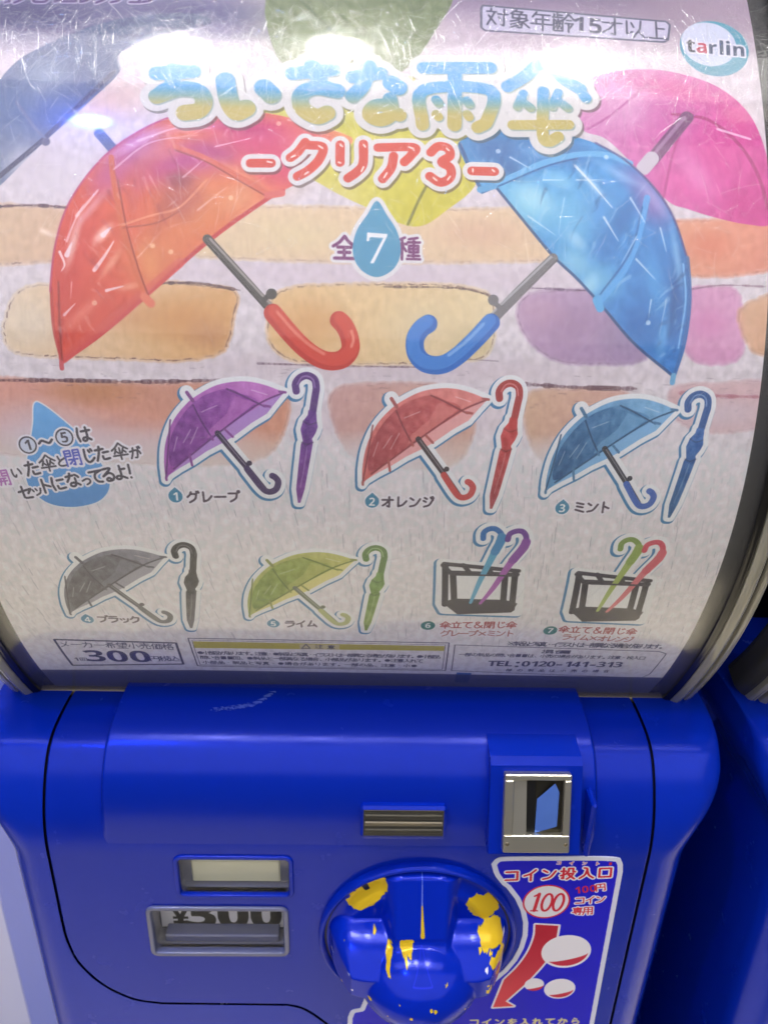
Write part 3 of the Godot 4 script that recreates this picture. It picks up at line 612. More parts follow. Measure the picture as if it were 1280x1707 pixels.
	var bgrip := smooth(pts("41.2,-53.1 36.5,-47.8 31.0,-42.5 26.2,-39.8 21.2,-40.1 18.1,-43.0 17.6,-47.4 19.4,-50.7 21.6,-52.3"))
	fill(fat(bgrip, 5.7), Color.html("2a6cc4"))
	fill(fat(Transform2D(0, Vector2(-0.5, -0.6)) * bgrip, 4.0), Color.html("3f86d8"))
	fill(fat(smooth(pts("38.9,-52.7 33.5,-47.0 28.3,-42.8")), 1.0), Color(0.75, 0.88, 1, 0.45))
	# title
	var title := []
	for g in [["-65.6,-131.7 -54.3,-132.8", 5.2], ["-60.4,-134.1 -60.7,-127.8 -63.6,-125.1", 4.8], ["-64.9,-123.3 -58.0,-126.2 -52.3,-125.5 -50.2,-122.1 -51.5,-118.7 -55.9,-117.7", 5.6], ["-43.9,-129.8 -42.5,-123.1 -39.9,-118.7 -36.9,-120.0", 6.2], ["-31.6,-127.6 -29.2,-125.1", 6.4], ["-22.7,-133.3 -9.8,-135.2", 5.0], ["-16.7,-136.8 -14.6,-131.8 -11.1,-127.5", 5.0], ["-8.4,-127.2 -15.5,-128.2 -19.8,-125.4 -19.2,-120.7 -14.6,-117.8 -11.4,-119.2", 5.4], ["-3.6,-132.7 5.3,-134.4", 4.8], ["1.4,-137.0 -0.1,-130.1 -3.4,-125.6", 5.0], ["8.7,-130.9 11.1,-129.2", 5.6], ["8.4,-125.1 8.9,-119.5 5.5,-117.3 2.0,-118.9 3.1,-121.9 6.6,-122.5 11.5,-119.2", 4.6], ["19.1,-137.0 40.5,-137.9", 4.6], ["18.8,-116.1 19.1,-128.6 40.3,-129.4 39.4,-118.5 36.3,-115.8", 4.2], ["29.2,-137.2 28.9,-116.4", 4.6], ["23.1,-125.2 23.9,-124.0", 3.2], ["23.1,-120.0 23.9,-119.0", 3.0], ["32.9,-125.2 33.7,-123.9", 3.2], ["32.9,-120.4 33.6,-119.3", 3.0], ["46.1,-131.0 51.6,-134.9 57.7,-140.2 63.7,-134.9 69.4,-131.0", 4.4], ["51.1,-128.5 49.0,-123.6", 3.0], ["50.2,-125.8 53.3,-123.3", 3.0], ["62.3,-129.4 60.2,-124.0", 3.0], ["62.2,-126.2 65.2,-123.7", 3.0], ["57.5,-129.6 56.9,-114.4 58.7,-111.6 61.8,-113.3", 3.8], ["47.4,-117.0 65.4,-117.7", 3.4], ["70.4,-128.8 71.2,-127.5", 3.6]]:
		title.append([smooth(pts(g[0]), false, 5), g[1]])
	var rim := []
	var core := []
	for t in title:
		rim.append_array(fat(t[0], t[1] + 5.2))
		core.append_array(fat(t[0], t[1]))
	fill(moved(rim, Vector2(0.6, 0.9)), Color(0.3, 0.3, 0.25, 0.55))
	fill(rim, Color.html("dcd9d6"))
	fill(moved(core, Vector2(0.4, 0.5)), Color.html("9fb0a8"))
	fill(core, [Color.html("4aa2da"), Color.html("c6b668"), 0])
	var sub := []
	for g in ["-34.7,-101.2 -28.3,-101.4", "-17.9,-108.8 -20.2,-105.3 -22.4,-103.4", "-16.9,-107.8 -12.4,-107.3 -13.4,-103.1 -16.7,-99.4 -20.0,-97.3", "-7.0,-108.3 -6.9,-102.3", "0.3,-108.8 0.3,-102.3 -1.4,-99.5 -4.3,-97.2", "4.9,-107.7 16.2,-108.1 15.1,-105.2 13.2,-103.1", "9.8,-105.0 9.1,-101.0 6.5,-97.3", "21.5,-106.6 23.7,-108.7 26.8,-108.2 27.5,-105.6 24.9,-103.5 27.6,-101.6 27.6,-98.4 24.6,-96.7 21.2,-98.6", "34.4,-100.8 41.5,-100.8"]:
		sub.append(smooth(pts(g), false, 5))
	rim = []
	core = []
	for t in sub:
		rim.append_array(fat(t, 6.0))
		core.append_array(fat(t, 2.9))
	fill(moved(rim, Vector2(0.5, 0.8)), Color(0.3, 0.22, 0.2, 0.6))
	fill(rim, Color.html("e2dfdd"))
	fill(core, Color.html("d8432c"))
	for g in ["-29.5,-101.9 -28.1,-101.6", "-22.1,-103.6 -20.9,-104.2", "-13.7,-107.7 -12.4,-106.9", "-17.8,-98.0 -16.7,-98.8", "-7.0,-108.3 -6.2,-107.7", "-7.4,-102.4 -6.7,-102.1", "-0.2,-99.5 0.5,-101.1", "0.3,-108.6 0.9,-107.8", "14.7,-108.2 16.0,-107.7", "6.9,-97.7 7.8,-99.3", "26.4,-108.2 27.2,-107.4", "26.8,-97.6 27.6,-98.8", "22.3,-98.2 23.4,-97.3", "34.7,-101.4 34.7,-100.6", "40.8,-101.4 41.5,-100.8"]:
		fill(fat(pts(g), 0.55), Color(1, 0.94, 0.9, 0.9))
	# all seven kinds
	var drop := smooth(pts("4.8,-90.1 1.9,-85.6 -1.4,-80.2 -2.4,-73.8 -0.0,-68.6 5.2,-66.2 10.4,-68.9 12.5,-74.2 11.3,-80.5 8.0,-85.7"), true)
	fill(fat(drop, 2.6, true), Color.html("e6e3e4"))
	fill([drop], Color.html("4f9cc0"))
	say("全", "-5.0,-75.0", 7.8, 0.13, Color.html("7a3070"), Color.html("e6e3e4"), 1.8)
	say("種", "14.8,-75.4", 7.8, 0.105, Color.html("7a3070"), Color.html("e6e3e4"), 1.8)
	fill([drop], Color.html("4f9cc0"))
	fill(latin("7", pts("4.9,-75.1")[0], 9.5, 0.05, 1.0, "Droid Serif"), Color.html("f2f4f4"))
	# age note
	var box := pts("39.0,-163.7 99.9,-159.4 100.9,-157.9 99.7,-151.7 98.2,-150.6 39.3,-152.9 38.1,-154.1 38.3,-162.4")
	fill([box], Color.html("bdb7d0"))
	fill(fat(box, 0.75, true), Color.html("56566e"))
	say("対象年齢", "43.4,-158.7 65.4,-157.3", 8.4, 0.085, Color.html("44445c"), null, 0.0, 0.92)
	fill(latin("15", pts("73.4,-156.7")[0], 6.6, 0.09), Color.html("44445c"))
	say("才以上", "81.5,-156.2 96.3,-155.4", 8.2, 0.085, Color.html("44445c"), null, 0.0, 0.92)
	# maker's round mark
	var mark := pts("114.8,-148.9")[0]
	fill([disc(mark, 11.4, 48)], Color.html("4a9ab0"))
	fill([disc(mark + Vector2(-1.7, -1.6), 9.1, 48)], Color.html("dcd8ea"))
	fill([disc(mark, 11.4, 48)], Color(0.3, 0.6, 0.7, 0.12))
	var name_at := pts("115.2,-148.4")[0]
	var letters := [["t", -8.2, 5.2, "48464e"], ["a", -4.6, 4.2, "c33a50"], ["r", -0.9, 4.2, "3d4a66"], ["l", 2.0, 6.0, "3d4a66"], ["i", 4.2, 6.0, "3d4a66"], ["n", 7.6, 4.2, "3d4a66"]]
	for l in letters:
		var base: Vector2 = name_at + Vector2(l[1], 0.25 * l[1] * 0.25 - (l[2] - 4.2) / 2)
		fill(halo_of(latin(l[0], base, l[2], 0.08), 0.7), Color.html("e4e2ee"))
	for l in letters:
		var base: Vector2 = name_at + Vector2(l[1], 0.25 * l[1] * 0.25 - (l[2] - 4.2) / 2)
		fill(latin(l[0], base, l[2], 0.08), Color.html(l[3]))
	# series line at the very top
	say("カプセルコレクション", "-117.3,-160.3 -70.3,-162.5", 6.2, 0.17, Color.html("3f1f66"), Color(0.75, 0.72, 0.82, 0.8), 0.9)
	# the drop with the note on sets
	var note := smooth(pts("-101.8,-24.8 -98.9,-24.3 -92.2,-18.7 -85.7,-11.8 -81.4,-2.1 -81.2,3.1 -85.4,7.8 -94.0,10.0 -102.0,8.6 -107.0,3.0 -107.0,-3.7 -104.6,-11.8 -102.8,-18.7"), true)
	fill(fat(note, 0.9, true), Color.html("e4e6ea"))
	paint_in([note], "6fb2ea", "5f97d4", Vector2(0, 1), "", 0.01)
	var ink := Color.html("48444c")
	var pale := Color.html("e9e7ee")
	var lines := [["①", "-105.4,-11.4"], ["〜", "-99.7,-12.7"], ["⑤", "-93.5,-14.2"], ["は", "-87.3,-15.3"], ["開", "-115.5,0.0"], ["い", "-110.4,-2.0"], ["た", "-105.1,-3.5"], ["傘", "-99.9,-5.5"], ["と", "-95.4,-6.2"], ["閉", "-91.6,-7.5"], ["じ", "-86.7,-8.2"], ["た", "-82.0,-9.1"], ["傘", "-76.3,-10.0"], ["が", "-71.4,-9.5"], ["セ", "-108.6,5.0"], ["ッ", "-104.8,4.1"], ["ト", "-101.6,2.5"], ["に", "-97.4,1.6"], ["な", "-92.5,0.2"], ["っ", "-88.3,0.1"], ["て", "-84.8,-1.2"], ["る", "-81.0,-1.9"], ["よ", "-76.9,-2.7"], ["!", "-73.7,-3.1"]]
	for pass_no in 2:
		for l in lines:
			var at := pts(l[1])[0]
			var t := -0.17
			var size := 5.0
			if l[0] in ["①", "⑤"]:
				if pass_no == 0:
					fill([disc(at, 3.5, 28)], pale)
				else:
					fill([disc(at, 2.9, 28)], ink)
					fill([disc(at, 2.4, 28)], Color.html("cfd8ea"))
					fill(latin("1" if l[0] == "①" else "5", at, 3.4, t), ink)
				continue
			var small: bool = l[0] in ["い", "と", "が", "っ", "ッ"]
			size = 4.1 if small else (5.8 if l[0] in ["傘", "閉", "開"] else 5.2)
			var c := Color.html("5a62c0") if l[0] == "閉" else (Color.html("b070b8") if l[0] == "開" else ink)
			if pass_no == 0:
				fill(glyph(l[0], at, size, t, 0.15 + 1.3 / size), pale)
			else:
				fill(glyph(l[0], at, size, t, 0.15 if l[0] not in ["閉", "開", "傘"] else 0.105), c)
	# the toys
	var t0 := pts("-19.5,-30.6")[0]
	var id := Transform2D()
	var t2 := Transform2D(0.012, pts("45.0,-29.7")[0] - t0.rotated(0.012))
	var t3 := Transform2D(0.02, pts("105.9,-27.6")[0] - t0.rotated(0.02))
	var t4 := Transform2D(0.0, pts("-62.2,29.1")[0] - t0)
	var t5 := Transform2D(0.0, pts("3.6,29.0")[0] - t0)
	toy(id, "7a3a90", "a255b0", "c77cc8", "b48ad0", "6a3a94", "382a48", "443060")
	toy(t2, "a8484e", "cf6a66", "e58f88", "e8a8a6", "c8433f", "3f3438", "c84c48")
	toy(t3, "2f5f8e", "5a93c0", "7fb4dc", "84b8e2", "3a6cb4", "34343c", "4468b8")
	toy(t4, "55545e", "70707c", "8a8a98", "a4a4b0", "2c2c30", "55555a", "6a6a6c")
	toy(t5, "7f9a3c", "a8b45c", "c2c46c", "ddd98a", "6f9a48", "66705a", "b0b878")
	stand(id, "2f6fb4", "5aa8cc", "6a3a94", "a85ab4")
	stand(Transform2D(0.02, pts("77.8,33.1")[0] - pts("30.0,30.0")[0].rotated(0.02)), "7f9a48", "a4b860", "d05060", "d87880")
	var names := [["1", "-59.7,5.1", "グレープ", "-54.0,5.6 -40.5,5.1"], ["2", "5.2,5.7", "オレンジ", "10.4,6.0 24.0,5.8"], ["3", "69.0,6.8", "ミント", "74.9,6.7 83.4,6.5"], ["4", "-99.4,61.8", "ブラック", "-93.6,61.7 -81.7,61.8"], ["5", "-30.6,62.8", "ライム", "-24.3,63.0 -16.2,62.8"]]
	for nm in names:
		var at := pts(nm[1])[0]
		var d := PackedVector2Array([at + Vector2(0, -3.0)])
		for i in 15:
			d.append(at + Vector2(0, 0.2) + Vector2(2.35, 0).rotated(-0.9 + (PI + 1.8) * i / 14.0))
		fill(fat(d, 1.1, true), pale)
		fill([d], Color.html("3f86a8"))
		fill(latin(nm[0], at + Vector2(0, 0.3), 3.0), Color.html("eef2f4"))
		say(nm[2], nm[3], 4.2, 0.17, Color(0.6, 0.58, 0.66, 0.7), pale, 1.4)
		say(nm[2], nm[3], 4.2, 0.17, Color.html("4a3c4a"))
	for nm in [["6", "27.4,62.8", "33.9,62.3 58.8,61.7", "グレープ×ミント", "34.4,67.7 59.1,67.1"], ["7", "74.1,64.8", "79.2,63.9 105.2,64.8", "ライム×オレンジ", "81.2,68.9 105.6,70.0"]]:
		var at := pts(nm[1])[0]
		fill([disc(at, 2.7, 24)], Color.html("3f7f74"))
		fill(latin(nm[0], at, 3.0), Color.html("eef2f4"))
		say("傘立て&閉じ傘", nm[2], 4.4, 0.12, Color.html("a03c40"), pale, 1.2)
		say(nm[3], nm[4], 4.0, 0.13, Color.html("a8685c"), pale, 1.2)
	# small print along the foot
	fill(fat(pts("-115.4,75.6 -69.1,77.0 -69.2,94.1 -114.2,96.6"), 0.9, true), Color.html("3c3c48"))
	say("メーカー希望小売価格", "-112.4,79.0 -72.8,79.8", 4.6, 0.09, Color.html("505060"))
	say("1回", "-111.2,91.0 -108.3,91.0", 3.2, 0.1, Color.html("505060"))
	fill(latin("300", pts("-94.2,88.0")[0], 9.5, 0.0, 1.25), Color.html("3c3c54"))
	fill(fat(pts("-104.9,88.3 -104.5,88.3"), 0.2), Color.html("3c3c54"))
	say("円税込", "-79.9,89.6 -72.2,89.4", 4.6, 0.1, Color.html("505060"))
	fill(fat(pts("-63.9,73.4 36.4,74.2 37.1,97.1 -63.7,95.6"), 0.5, true), Color.html("50505c"))
	fill(fat(pts("-62.7,74.7 35.1,75.6 35.7,96.0 -62.5,94.4"), 0.3, true), Color.html("70707c"))
	fill([pts("-62.4,75.5 34.9,76.5 35.0,80.1 -62.5,80.4")], Color.html("b8b030"))
	fill([pts("-21.4,76.6 -6.0,76.6 -6.0,80.3 -21.5,80.2")], Color.html("c8c088"))
	fill(fat(pts("-20.8,79.7 -19.0,76.5 -17.5,79.6"), 0.4, true), Color.html("404040"))
	say("注意", "-14.0,78.2 -9.3,78.5", 3.2, 0.1, Color.html("404040"))
	for l in [["●小部品があります。注意・●製品と写真・イラストは一部異なる場合があります。●小部品", "-60.9,84.1 32.6,84.9"], ["問い合わせ回、●製品と一部異なる場合、小部品があります。●注意入れて", "-60.1,88.0 26.1,88.6"], ["小部品・製品と写真・●場合があります。一部の品、注意・小●", "-59.8,92.2 24.0,93.0"]]:
		say(l[0], l[1], 3.0, 0.12, Color.html("4a4a56"))
	say("※製品と写真・イラストは一部異なる場合があります。", "60.6,74.0 120.2,74.7", 3.4, 0.12, Color.html("484854"))
	fill(fat(pts("38.8,75.5 119.8,78.3 123.2,80.0 122.0,98.0 119.6,101.8 39.6,97.0"), 0.4, true), Color.html("50505c"))
	say("お問い合わせ", "74.8,79.5 83.9,79.7", 3.0, 0.12, Color.html("50505c"))
	say("一部の製品の問い合わせは、小売の場合があります。注意・投入口", "42.4,82.7 114.7,83.6", 2.8, 0.12, Color.html("50505c"))
	var tel := pts("55.4,89.9 106.6,89.5")
	var digits := "TEL:0120-141-313"
	for i in digits.length():
		fill(latin(digits[i], tel[0].lerp(tel[1], i / 15.0), 4.6 if digits[i] not in [":", "-"] else 6.0, 0.0, 1.1), Color.html("44445a"))
	say("一部の製品は小売の場合", "58.7,95.8 103.3,95.6", 2.6, 0.12, Color.html("50505c"))
	fill([pts("42.0,98.7 48.2,99.1 48.0,109.4 42.1,108.9")], Color.html("2f6ab0"))
	for q in ["49.5,101.5 67.2,102.2", "50.6,105.9 65.3,106.1", "79.7,101.8 100.4,103.6", "5.1,104.2 12.2,104.6", "81.3,106.9 93.8,107.9"]:
		fill(fat(pts(q), 1.6), Color(0.35, 0.4, 0.5, 0.45))
	fill([pts("-160.1,102.1 -64.4,99.6 41.9,100.5 165.9,101.5 176.6,126.1 44.8,127.0 -68.6,124.6 -170.7,127.0")], Color(0.2, 0.22, 0.34, 0.82))  # dark reflection of the body painted over the foot of the sheet
	# paper grain: faint weave
	img.shrink_x2()
	var grain := FastNoiseLite.new()
	grain.frequency = 0.35
	grain.seed = 5
	var w := img.get_width()
	var h := img.get_height()
	for way in 2:
		var gw := w / 2 if way == 0 else w / 9
		var gh := h / 12 if way == 0 else h / 2
		var g := grain.get_image(gw, gh)
		var force := 0.11 if way == 0 else 0.07
		var lay := Image.create_empty(gw, gh, false, Image.FORMAT_RGBA8)
		for y in gh:
			for x in gw:
				var v := g.get_pixel(x, y).r - 0.5
				lay.set_pixel(x, y, Color(1, 1, 1, v * force) if v > 0 else Color(0.2, 0.15, 0.25, -v * force))
		lay.resize(w, h, Image.INTERPOLATE_CUBIC)
		img.blend_rect(lay, Rect2i(0, 0, w, h), Vector2i.ZERO)
	img.convert(Image.FORMAT_RGB8)
	return img


# The blue label beside the knob (x and down in millimetres on the front).
func label_outline() -> PackedVector2Array:
	var out := smooth(pts("56.6,-4.5 58.5,-7.5 62.5,-8.6 80,-9 105,-9 109.5,-6.5 110.8,-1.0"), false, 5)
	out.append_array(pts("113.5,160 -2,160"))
	out.append_array(smooth(pts("-0.6,92 1.0,87 5,85.4"), false, 4))
	for i in 17:
		var a := deg_to_rad(lerpf(118.0, -38.0, i / 16.0))
		out.append(Vector2(28.5, 36.5) + Vector2(cos(a), sin(a)) * 45.0)
	out.append_array(smooth(pts("62,7 58.5,1.5 56.6,-4.5"), false, 4))
	return out


func label_image() -> Image:
	sheet(120, 172, Vector2(-4, -11), 12.0, Color.html("d9dcf0"))
	var o := label_outline()
	var inner := Geometry2D.offset_polygon(o, -2.2)
	for p in inner:
		var q := p
		if area(q) < 0:
			q.reverse()
		fill([q], Color.html("100ad0"))
	var red := Color.html("d0243c")
	var white := Color.html("eeeef6")
	say("コイントウニュウグチ".substr(0, 5), "84,-5.6 105,-5.3", 1.8, 0.12, red, white, 0.6)
	say("コイン投入口", "65.6,1.9 103.6,-0.5", 6.8, 0.14, red, white, 1.3, 0.95)
	var coin := disc(Vector2.ZERO, 1.0, 40)
	fill([Transform2D(Vector2(9.9, 0), Vector2(0, 9.9), pts("81.4,16.7")[0]) * coin], red)
	fill([Transform2D(Vector2(9.2, 0), Vector2(0, 9.2), pts("81.4,16.7")[0]) * coin], Color.html("e6e4ee"))
	for i in 3:
		var at := pts("77.2,17.1 81.7,17.1 86.5,17.0")[i]
		if i == 0:
			fill(fat(PackedVector2Array([at + Vector2(0.8, -5), at + Vector2(-0.4, 5)]), 1.4), red)
			fill(fat(PackedVector2Array([at + Vector2(0.8, -5), at + Vector2(-1.0, -3.6)]), 0.9), red)
			fill(fat(PackedVector2Array([at + Vector2(-1.8, 5), at + Vector2(1.0, 5)]), 0.7), red)
		else:
			var ring := PackedVector2Array()
			for k in 20:
				ring.append(at + Vector2(cos(TAU * k / 20) * 2.0 - sin(TAU * k / 20) * 0.5, sin(TAU * k / 20) * 5.0))
			fill(fat(ring, 1.1, true), red)
	say("100円", "93.6,9.9 102.9,8.1", 4.6, 0.12, red, white, 1.1)
	say("コイン", "95.4,15.9 103.9,15.1", 4.4, 0.13, red, white, 1.1)
	say("専用", "95.2,22.3 99.5,21.9", 5.0, 0.11, red, white, 1.1)
	var arrow := smooth(pts("78.3,30.4 78.6,37.8 77.0,47.2 73.3,56.9 68.2,65.6"), false, 6)
	arrow.append_array(pts("64.8,84.4 74.2,83.5 70.1,80.2"))
	arrow.append_array(smooth(pts("77.6,68.8 83.4,57.7 87.1,48.3 88.1,39.6 88.2,31.1"), false, 6))
	if area(arrow) < 0:
		arrow.reverse()
	fill(fat(arrow, 1.9, true), Color.html("e6e2ee"))
	fill([arrow], [Color.html("b81a38"), Color.html("e04858")])
	for c in [["93.5,47.2", 40.0, 28.0, -0.1], ["93.6,71.6", 26.0, 18.0, -0.1], ["81.9,68.8", 18.0, 13.0, -0.1]]:
		var at := pts(c[0])[0]
		var k := 0.27
		var e := Transform2D(Vector2(c[1] * k, 0), Vector2(0, c[2] * k * 1.38), at) * coin
		if c[1] < 20:
			e = Transform2D(Vector2(c[1] * k * 0.9, 0), Vector2(0, c[2] * k * 1.2), at) * coin
		fill([e], Color.html("eceaf4"))
		var cres := PackedVector2Array()
		for i in 16:
			var a := lerpf(0.05, 2.35, i / 15.0)
			cres.append(at + Vector2(cos(a) * c[1] * k * 0.9, sin(a) * c[2] * k * 1.38 * 0.88))
		for i in 16:
			var a := lerpf(2.35, 0.05, i / 15.0)
			cres.append(at + Vector2(cos(a) * c[1] * k * 0.9 , sin(a) * c[2] * k * 1.38 * 0.88 - sin((a - 0.05) / 2.3 * PI) * c[2] * k * 0.55))
		if area(cres) < 0:
			cres.reverse()
		fill([cres], Color.html("c82a48"))
	say("コインを入れてから", "57.1,95.0 103.5,94.0", 4.8, 0.14, Color.html("e0d890"), Color.html("6a62c0"), 0.6)
	img.shrink_x2()
	img.convert(Image.FORMAT_RGB8)
	return img


# Worn paint of the knob, laid flat over it (millimetres from its middle).
func knob_image() -> Image:
	sheet(90, 90, Vector2(-45, -45), 11.0, Color.html("0428b6"))
	var y := Color.html("e2bd2a")
	for s in ["-29,-24 -24,-33 -17,-38 -14,-34 -15,-28 -20,-22 -26,-19 -30,-21", "19,-24 23,-27 26,-25 30,-29 33,-25 33,-18 28,-15 22,-17", "24,-13.5 31,-15 34,-12 34,-9 29,-10.5 26,-10", "27,-8.5 31,-9 34.5,-8 35.5,-2 34,1 33,3.5 31.5,2 33,-2 31.5,-5 29,-6.5", "26,2 28,1 29.5,2.6 27.5,4 ", "-13.5,-12 -11.5,-13 -11.8,-9 -14,-8", "-8.5,-15 -3,-15.5 -4,-13 -6.5,-11"]:
		fill([rough(rough(smooth(pts(s), true, 5), 0.55), 0.3)], y)
	fill([rough(smooth(pts("-24,-30 -22,-31 -21,-29 -23,-28"), true, 4), 0.2)], Color.html("1c2040"))
	fill(fat(pts("0,-40 0.2,-28"), 0.22, false, 0.5), Color.html("6f86e0"))
	fill(fat(pts("0.2,-28 0.6,-17"), 0.5, false, 1.7), y)
	fill(fat(pts("-3.6,-8 0.2,-14 4,-8"), 0.28, true), Color.html("1c30d8"))
	for i in 44:
		var p := Vector2(rng.randf_range(-36, 36), rng.randf_range(-14, 12))
		if rng.randf() < 0.45:
			p = Vector2(rng.randf_range(26, 36), rng.randf_range(-12, 8))
		fill([rough(disc(p, rng.randf_range(0.15, 0.8), 6), 0.3)], y if rng.randf() < 0.75 else Color.html("d8dcec"))
	img.shrink_x2()
	img.convert(Image.FORMAT_RGB8)
	return img


# ------------------------------------------------------------------ shapes
var prof: Array = []     # along the front: distance, y, z; 0 at y = 0.890, negative up and back over the shoulder

func make_profile() -> void:
	var c := PackedVector2Array()
	for p in pts("0.9425,-0.085 0.9425,-0.055 0.9425,-0.034 0.9398,-0.0195 0.9325,-0.011 0.9185,-0.0035 0.905,-0.0003 0.890,0.0"):
		c.append(p)
	var s := smooth(c, false, 24)
	var d := 0.0
	prof = [Vector3(0, 0.890, 0)]
	for i in range(s.size() - 2, -1, -1):
		d -= (s[i] - s[i + 1]).length()
		prof.append(Vector3(d, s[i].x, s[i].y))
	prof.reverse()


func front(t: float) -> Array:   # [point (y, z), outward (y, z)]
	if t >= 0.0:
		return [Vector2(0.890 - t, 0), Vector2(0, 1)]
	var lo := 0
	var hi := prof.size() - 1
	while hi - lo > 1:
		var m := (lo + hi) / 2
		if prof[m].x < t:
			lo = m
		else:
			hi = m
	var k := clampf((t - prof[lo].x) / (prof[hi].x - prof[lo].x), 0, 1)
	var n := []
	for i in [lo, hi]:
		var a: Vector3 = prof[maxi(i - 2, 0)]
		var b: Vector3 = prof[mini(i + 2, prof.size() - 1)]
		n.append(Vector2(-(b.z - a.z) * -1.0, -(b.y - a.y)).normalized())
	return [Vector2(lerpf(prof[lo].y, prof[hi].y, k), lerpf(prof[lo].z, prof[hi].z, k)), (n[0] as Vector2).lerp(n[1], k).normalized()]


func half_width(y: float) -> float:
	return lerpf(0.1385, 0.1515, smoothstep(0.893, 0.932, y)) - clampf(0.89 - y, 0, 0.3) * 0.012


func body(u: float, t: float, h: float) -> Vector3:
	var f := front(t)
	var p: Vector2 = f[0]
	var n: Vector2 = f[1]
	var r := 0.013
	var flat := half_width(p.x) - r
	var e := absf(u) - flat
	var sx := signf(u)
	if e <= 0.0:
		return Vector3(u, p.x + n.x * h, p.y + n.y * h)
	var a := minf(e / r, PI / 2)
	var back := maxf(0.0, e - r * PI / 2)
	return Vector3(sx * (flat + (r + h) * sin(a)), p.x + n.x * h * cos(a), p.y - r * (1 - cos(a)) - back + n.y * h * cos(a))


func window(u: float, t: float, h: float) -> Vector3:   # the bowed window; t along the curve downwards from its foremost line
	var lo := -0.3
	var hi := 0.3
	for i in 40:
		var m := (lo + hi) / 2
		var q := 2 * A * m
		if (q * sqrt(1 + q * q) + asinh(q)) / (4 * A) < t:
			lo = m
		else:
			hi = m
	var dy := -lo
	var n := Vector2(2 * A * dy, 1).normalized()
	return Vector3(u, Y0 + dy + n.x * h, Z0 - A * dy * dy + n.y * h)


func plane_xy(u: float, t: float, h: float) -> Vector3:
	return Vector3(u, 0.890 - t, h)


func grid(f: Callable, us: PackedFloat32Array, ts: PackedFloat32Array, uv := true) -> Mesh:
	var st := SurfaceTool.new()
	st.begin(Mesh.PRIMITIVE_TRIANGLES)
	for j in ts.size():
		for i in us.size():
			st.set_uv(Vector2(i / (us.size() - 1.0), j / (ts.size() - 1.0)))
			st.add_vertex(f.call(us[i], ts[j]))
	var n := us.size()
	for j in ts.size() - 1:
		for i in n - 1:
			var a := j * n + i
			for k in [a, a + 1, a + n + 1, a, a + n + 1, a + n]:
				st.add_index(k)
	st.generate_normals()
	return st.commit()


func steps(a: float, b: float, n: int) -> PackedFloat32Array:
	var out := PackedFloat32Array()
	for i in n + 1:
		out.append(lerpf(a, b, i / float(n)))
	return out


func mm(s: String) -> PackedVector2Array:
	var p := pts(s)
	for i in p.size():
		p[i] /= 1000.0
	return p


func round_box(x0: float, t0: float, x1: float, t1: float, r: float) -> PackedVector2Array:   # millimetres
	var out := PackedVector2Array()
	for k in 4:
		var c := [Vector2(x1 - r, t0 + r), Vector2(x1 - r, t1 - r), Vector2(x0 + r, t1 - r), Vector2(x0 + r, t0 + r)][k] as Vector2
		for i in 7:
			var a := -PI / 2 + k * PI / 2 + i / 6.0 * PI / 2
			out.append((c + Vector2(cos(a), sin(a)) * r) / 1000.0)
	return out


func dense(p: PackedVector2Array, d: float) -> PackedVector2Array:
	var out := PackedVector2Array()
	for i in p.size():
		var a := p[i]
		var b := p[(i + 1) % p.size()]
		var n := maxi(1, int(ceil((b - a).length() / d)))
		for k in n:
			out.append(a.lerp(b, k / float(n)))
	return out


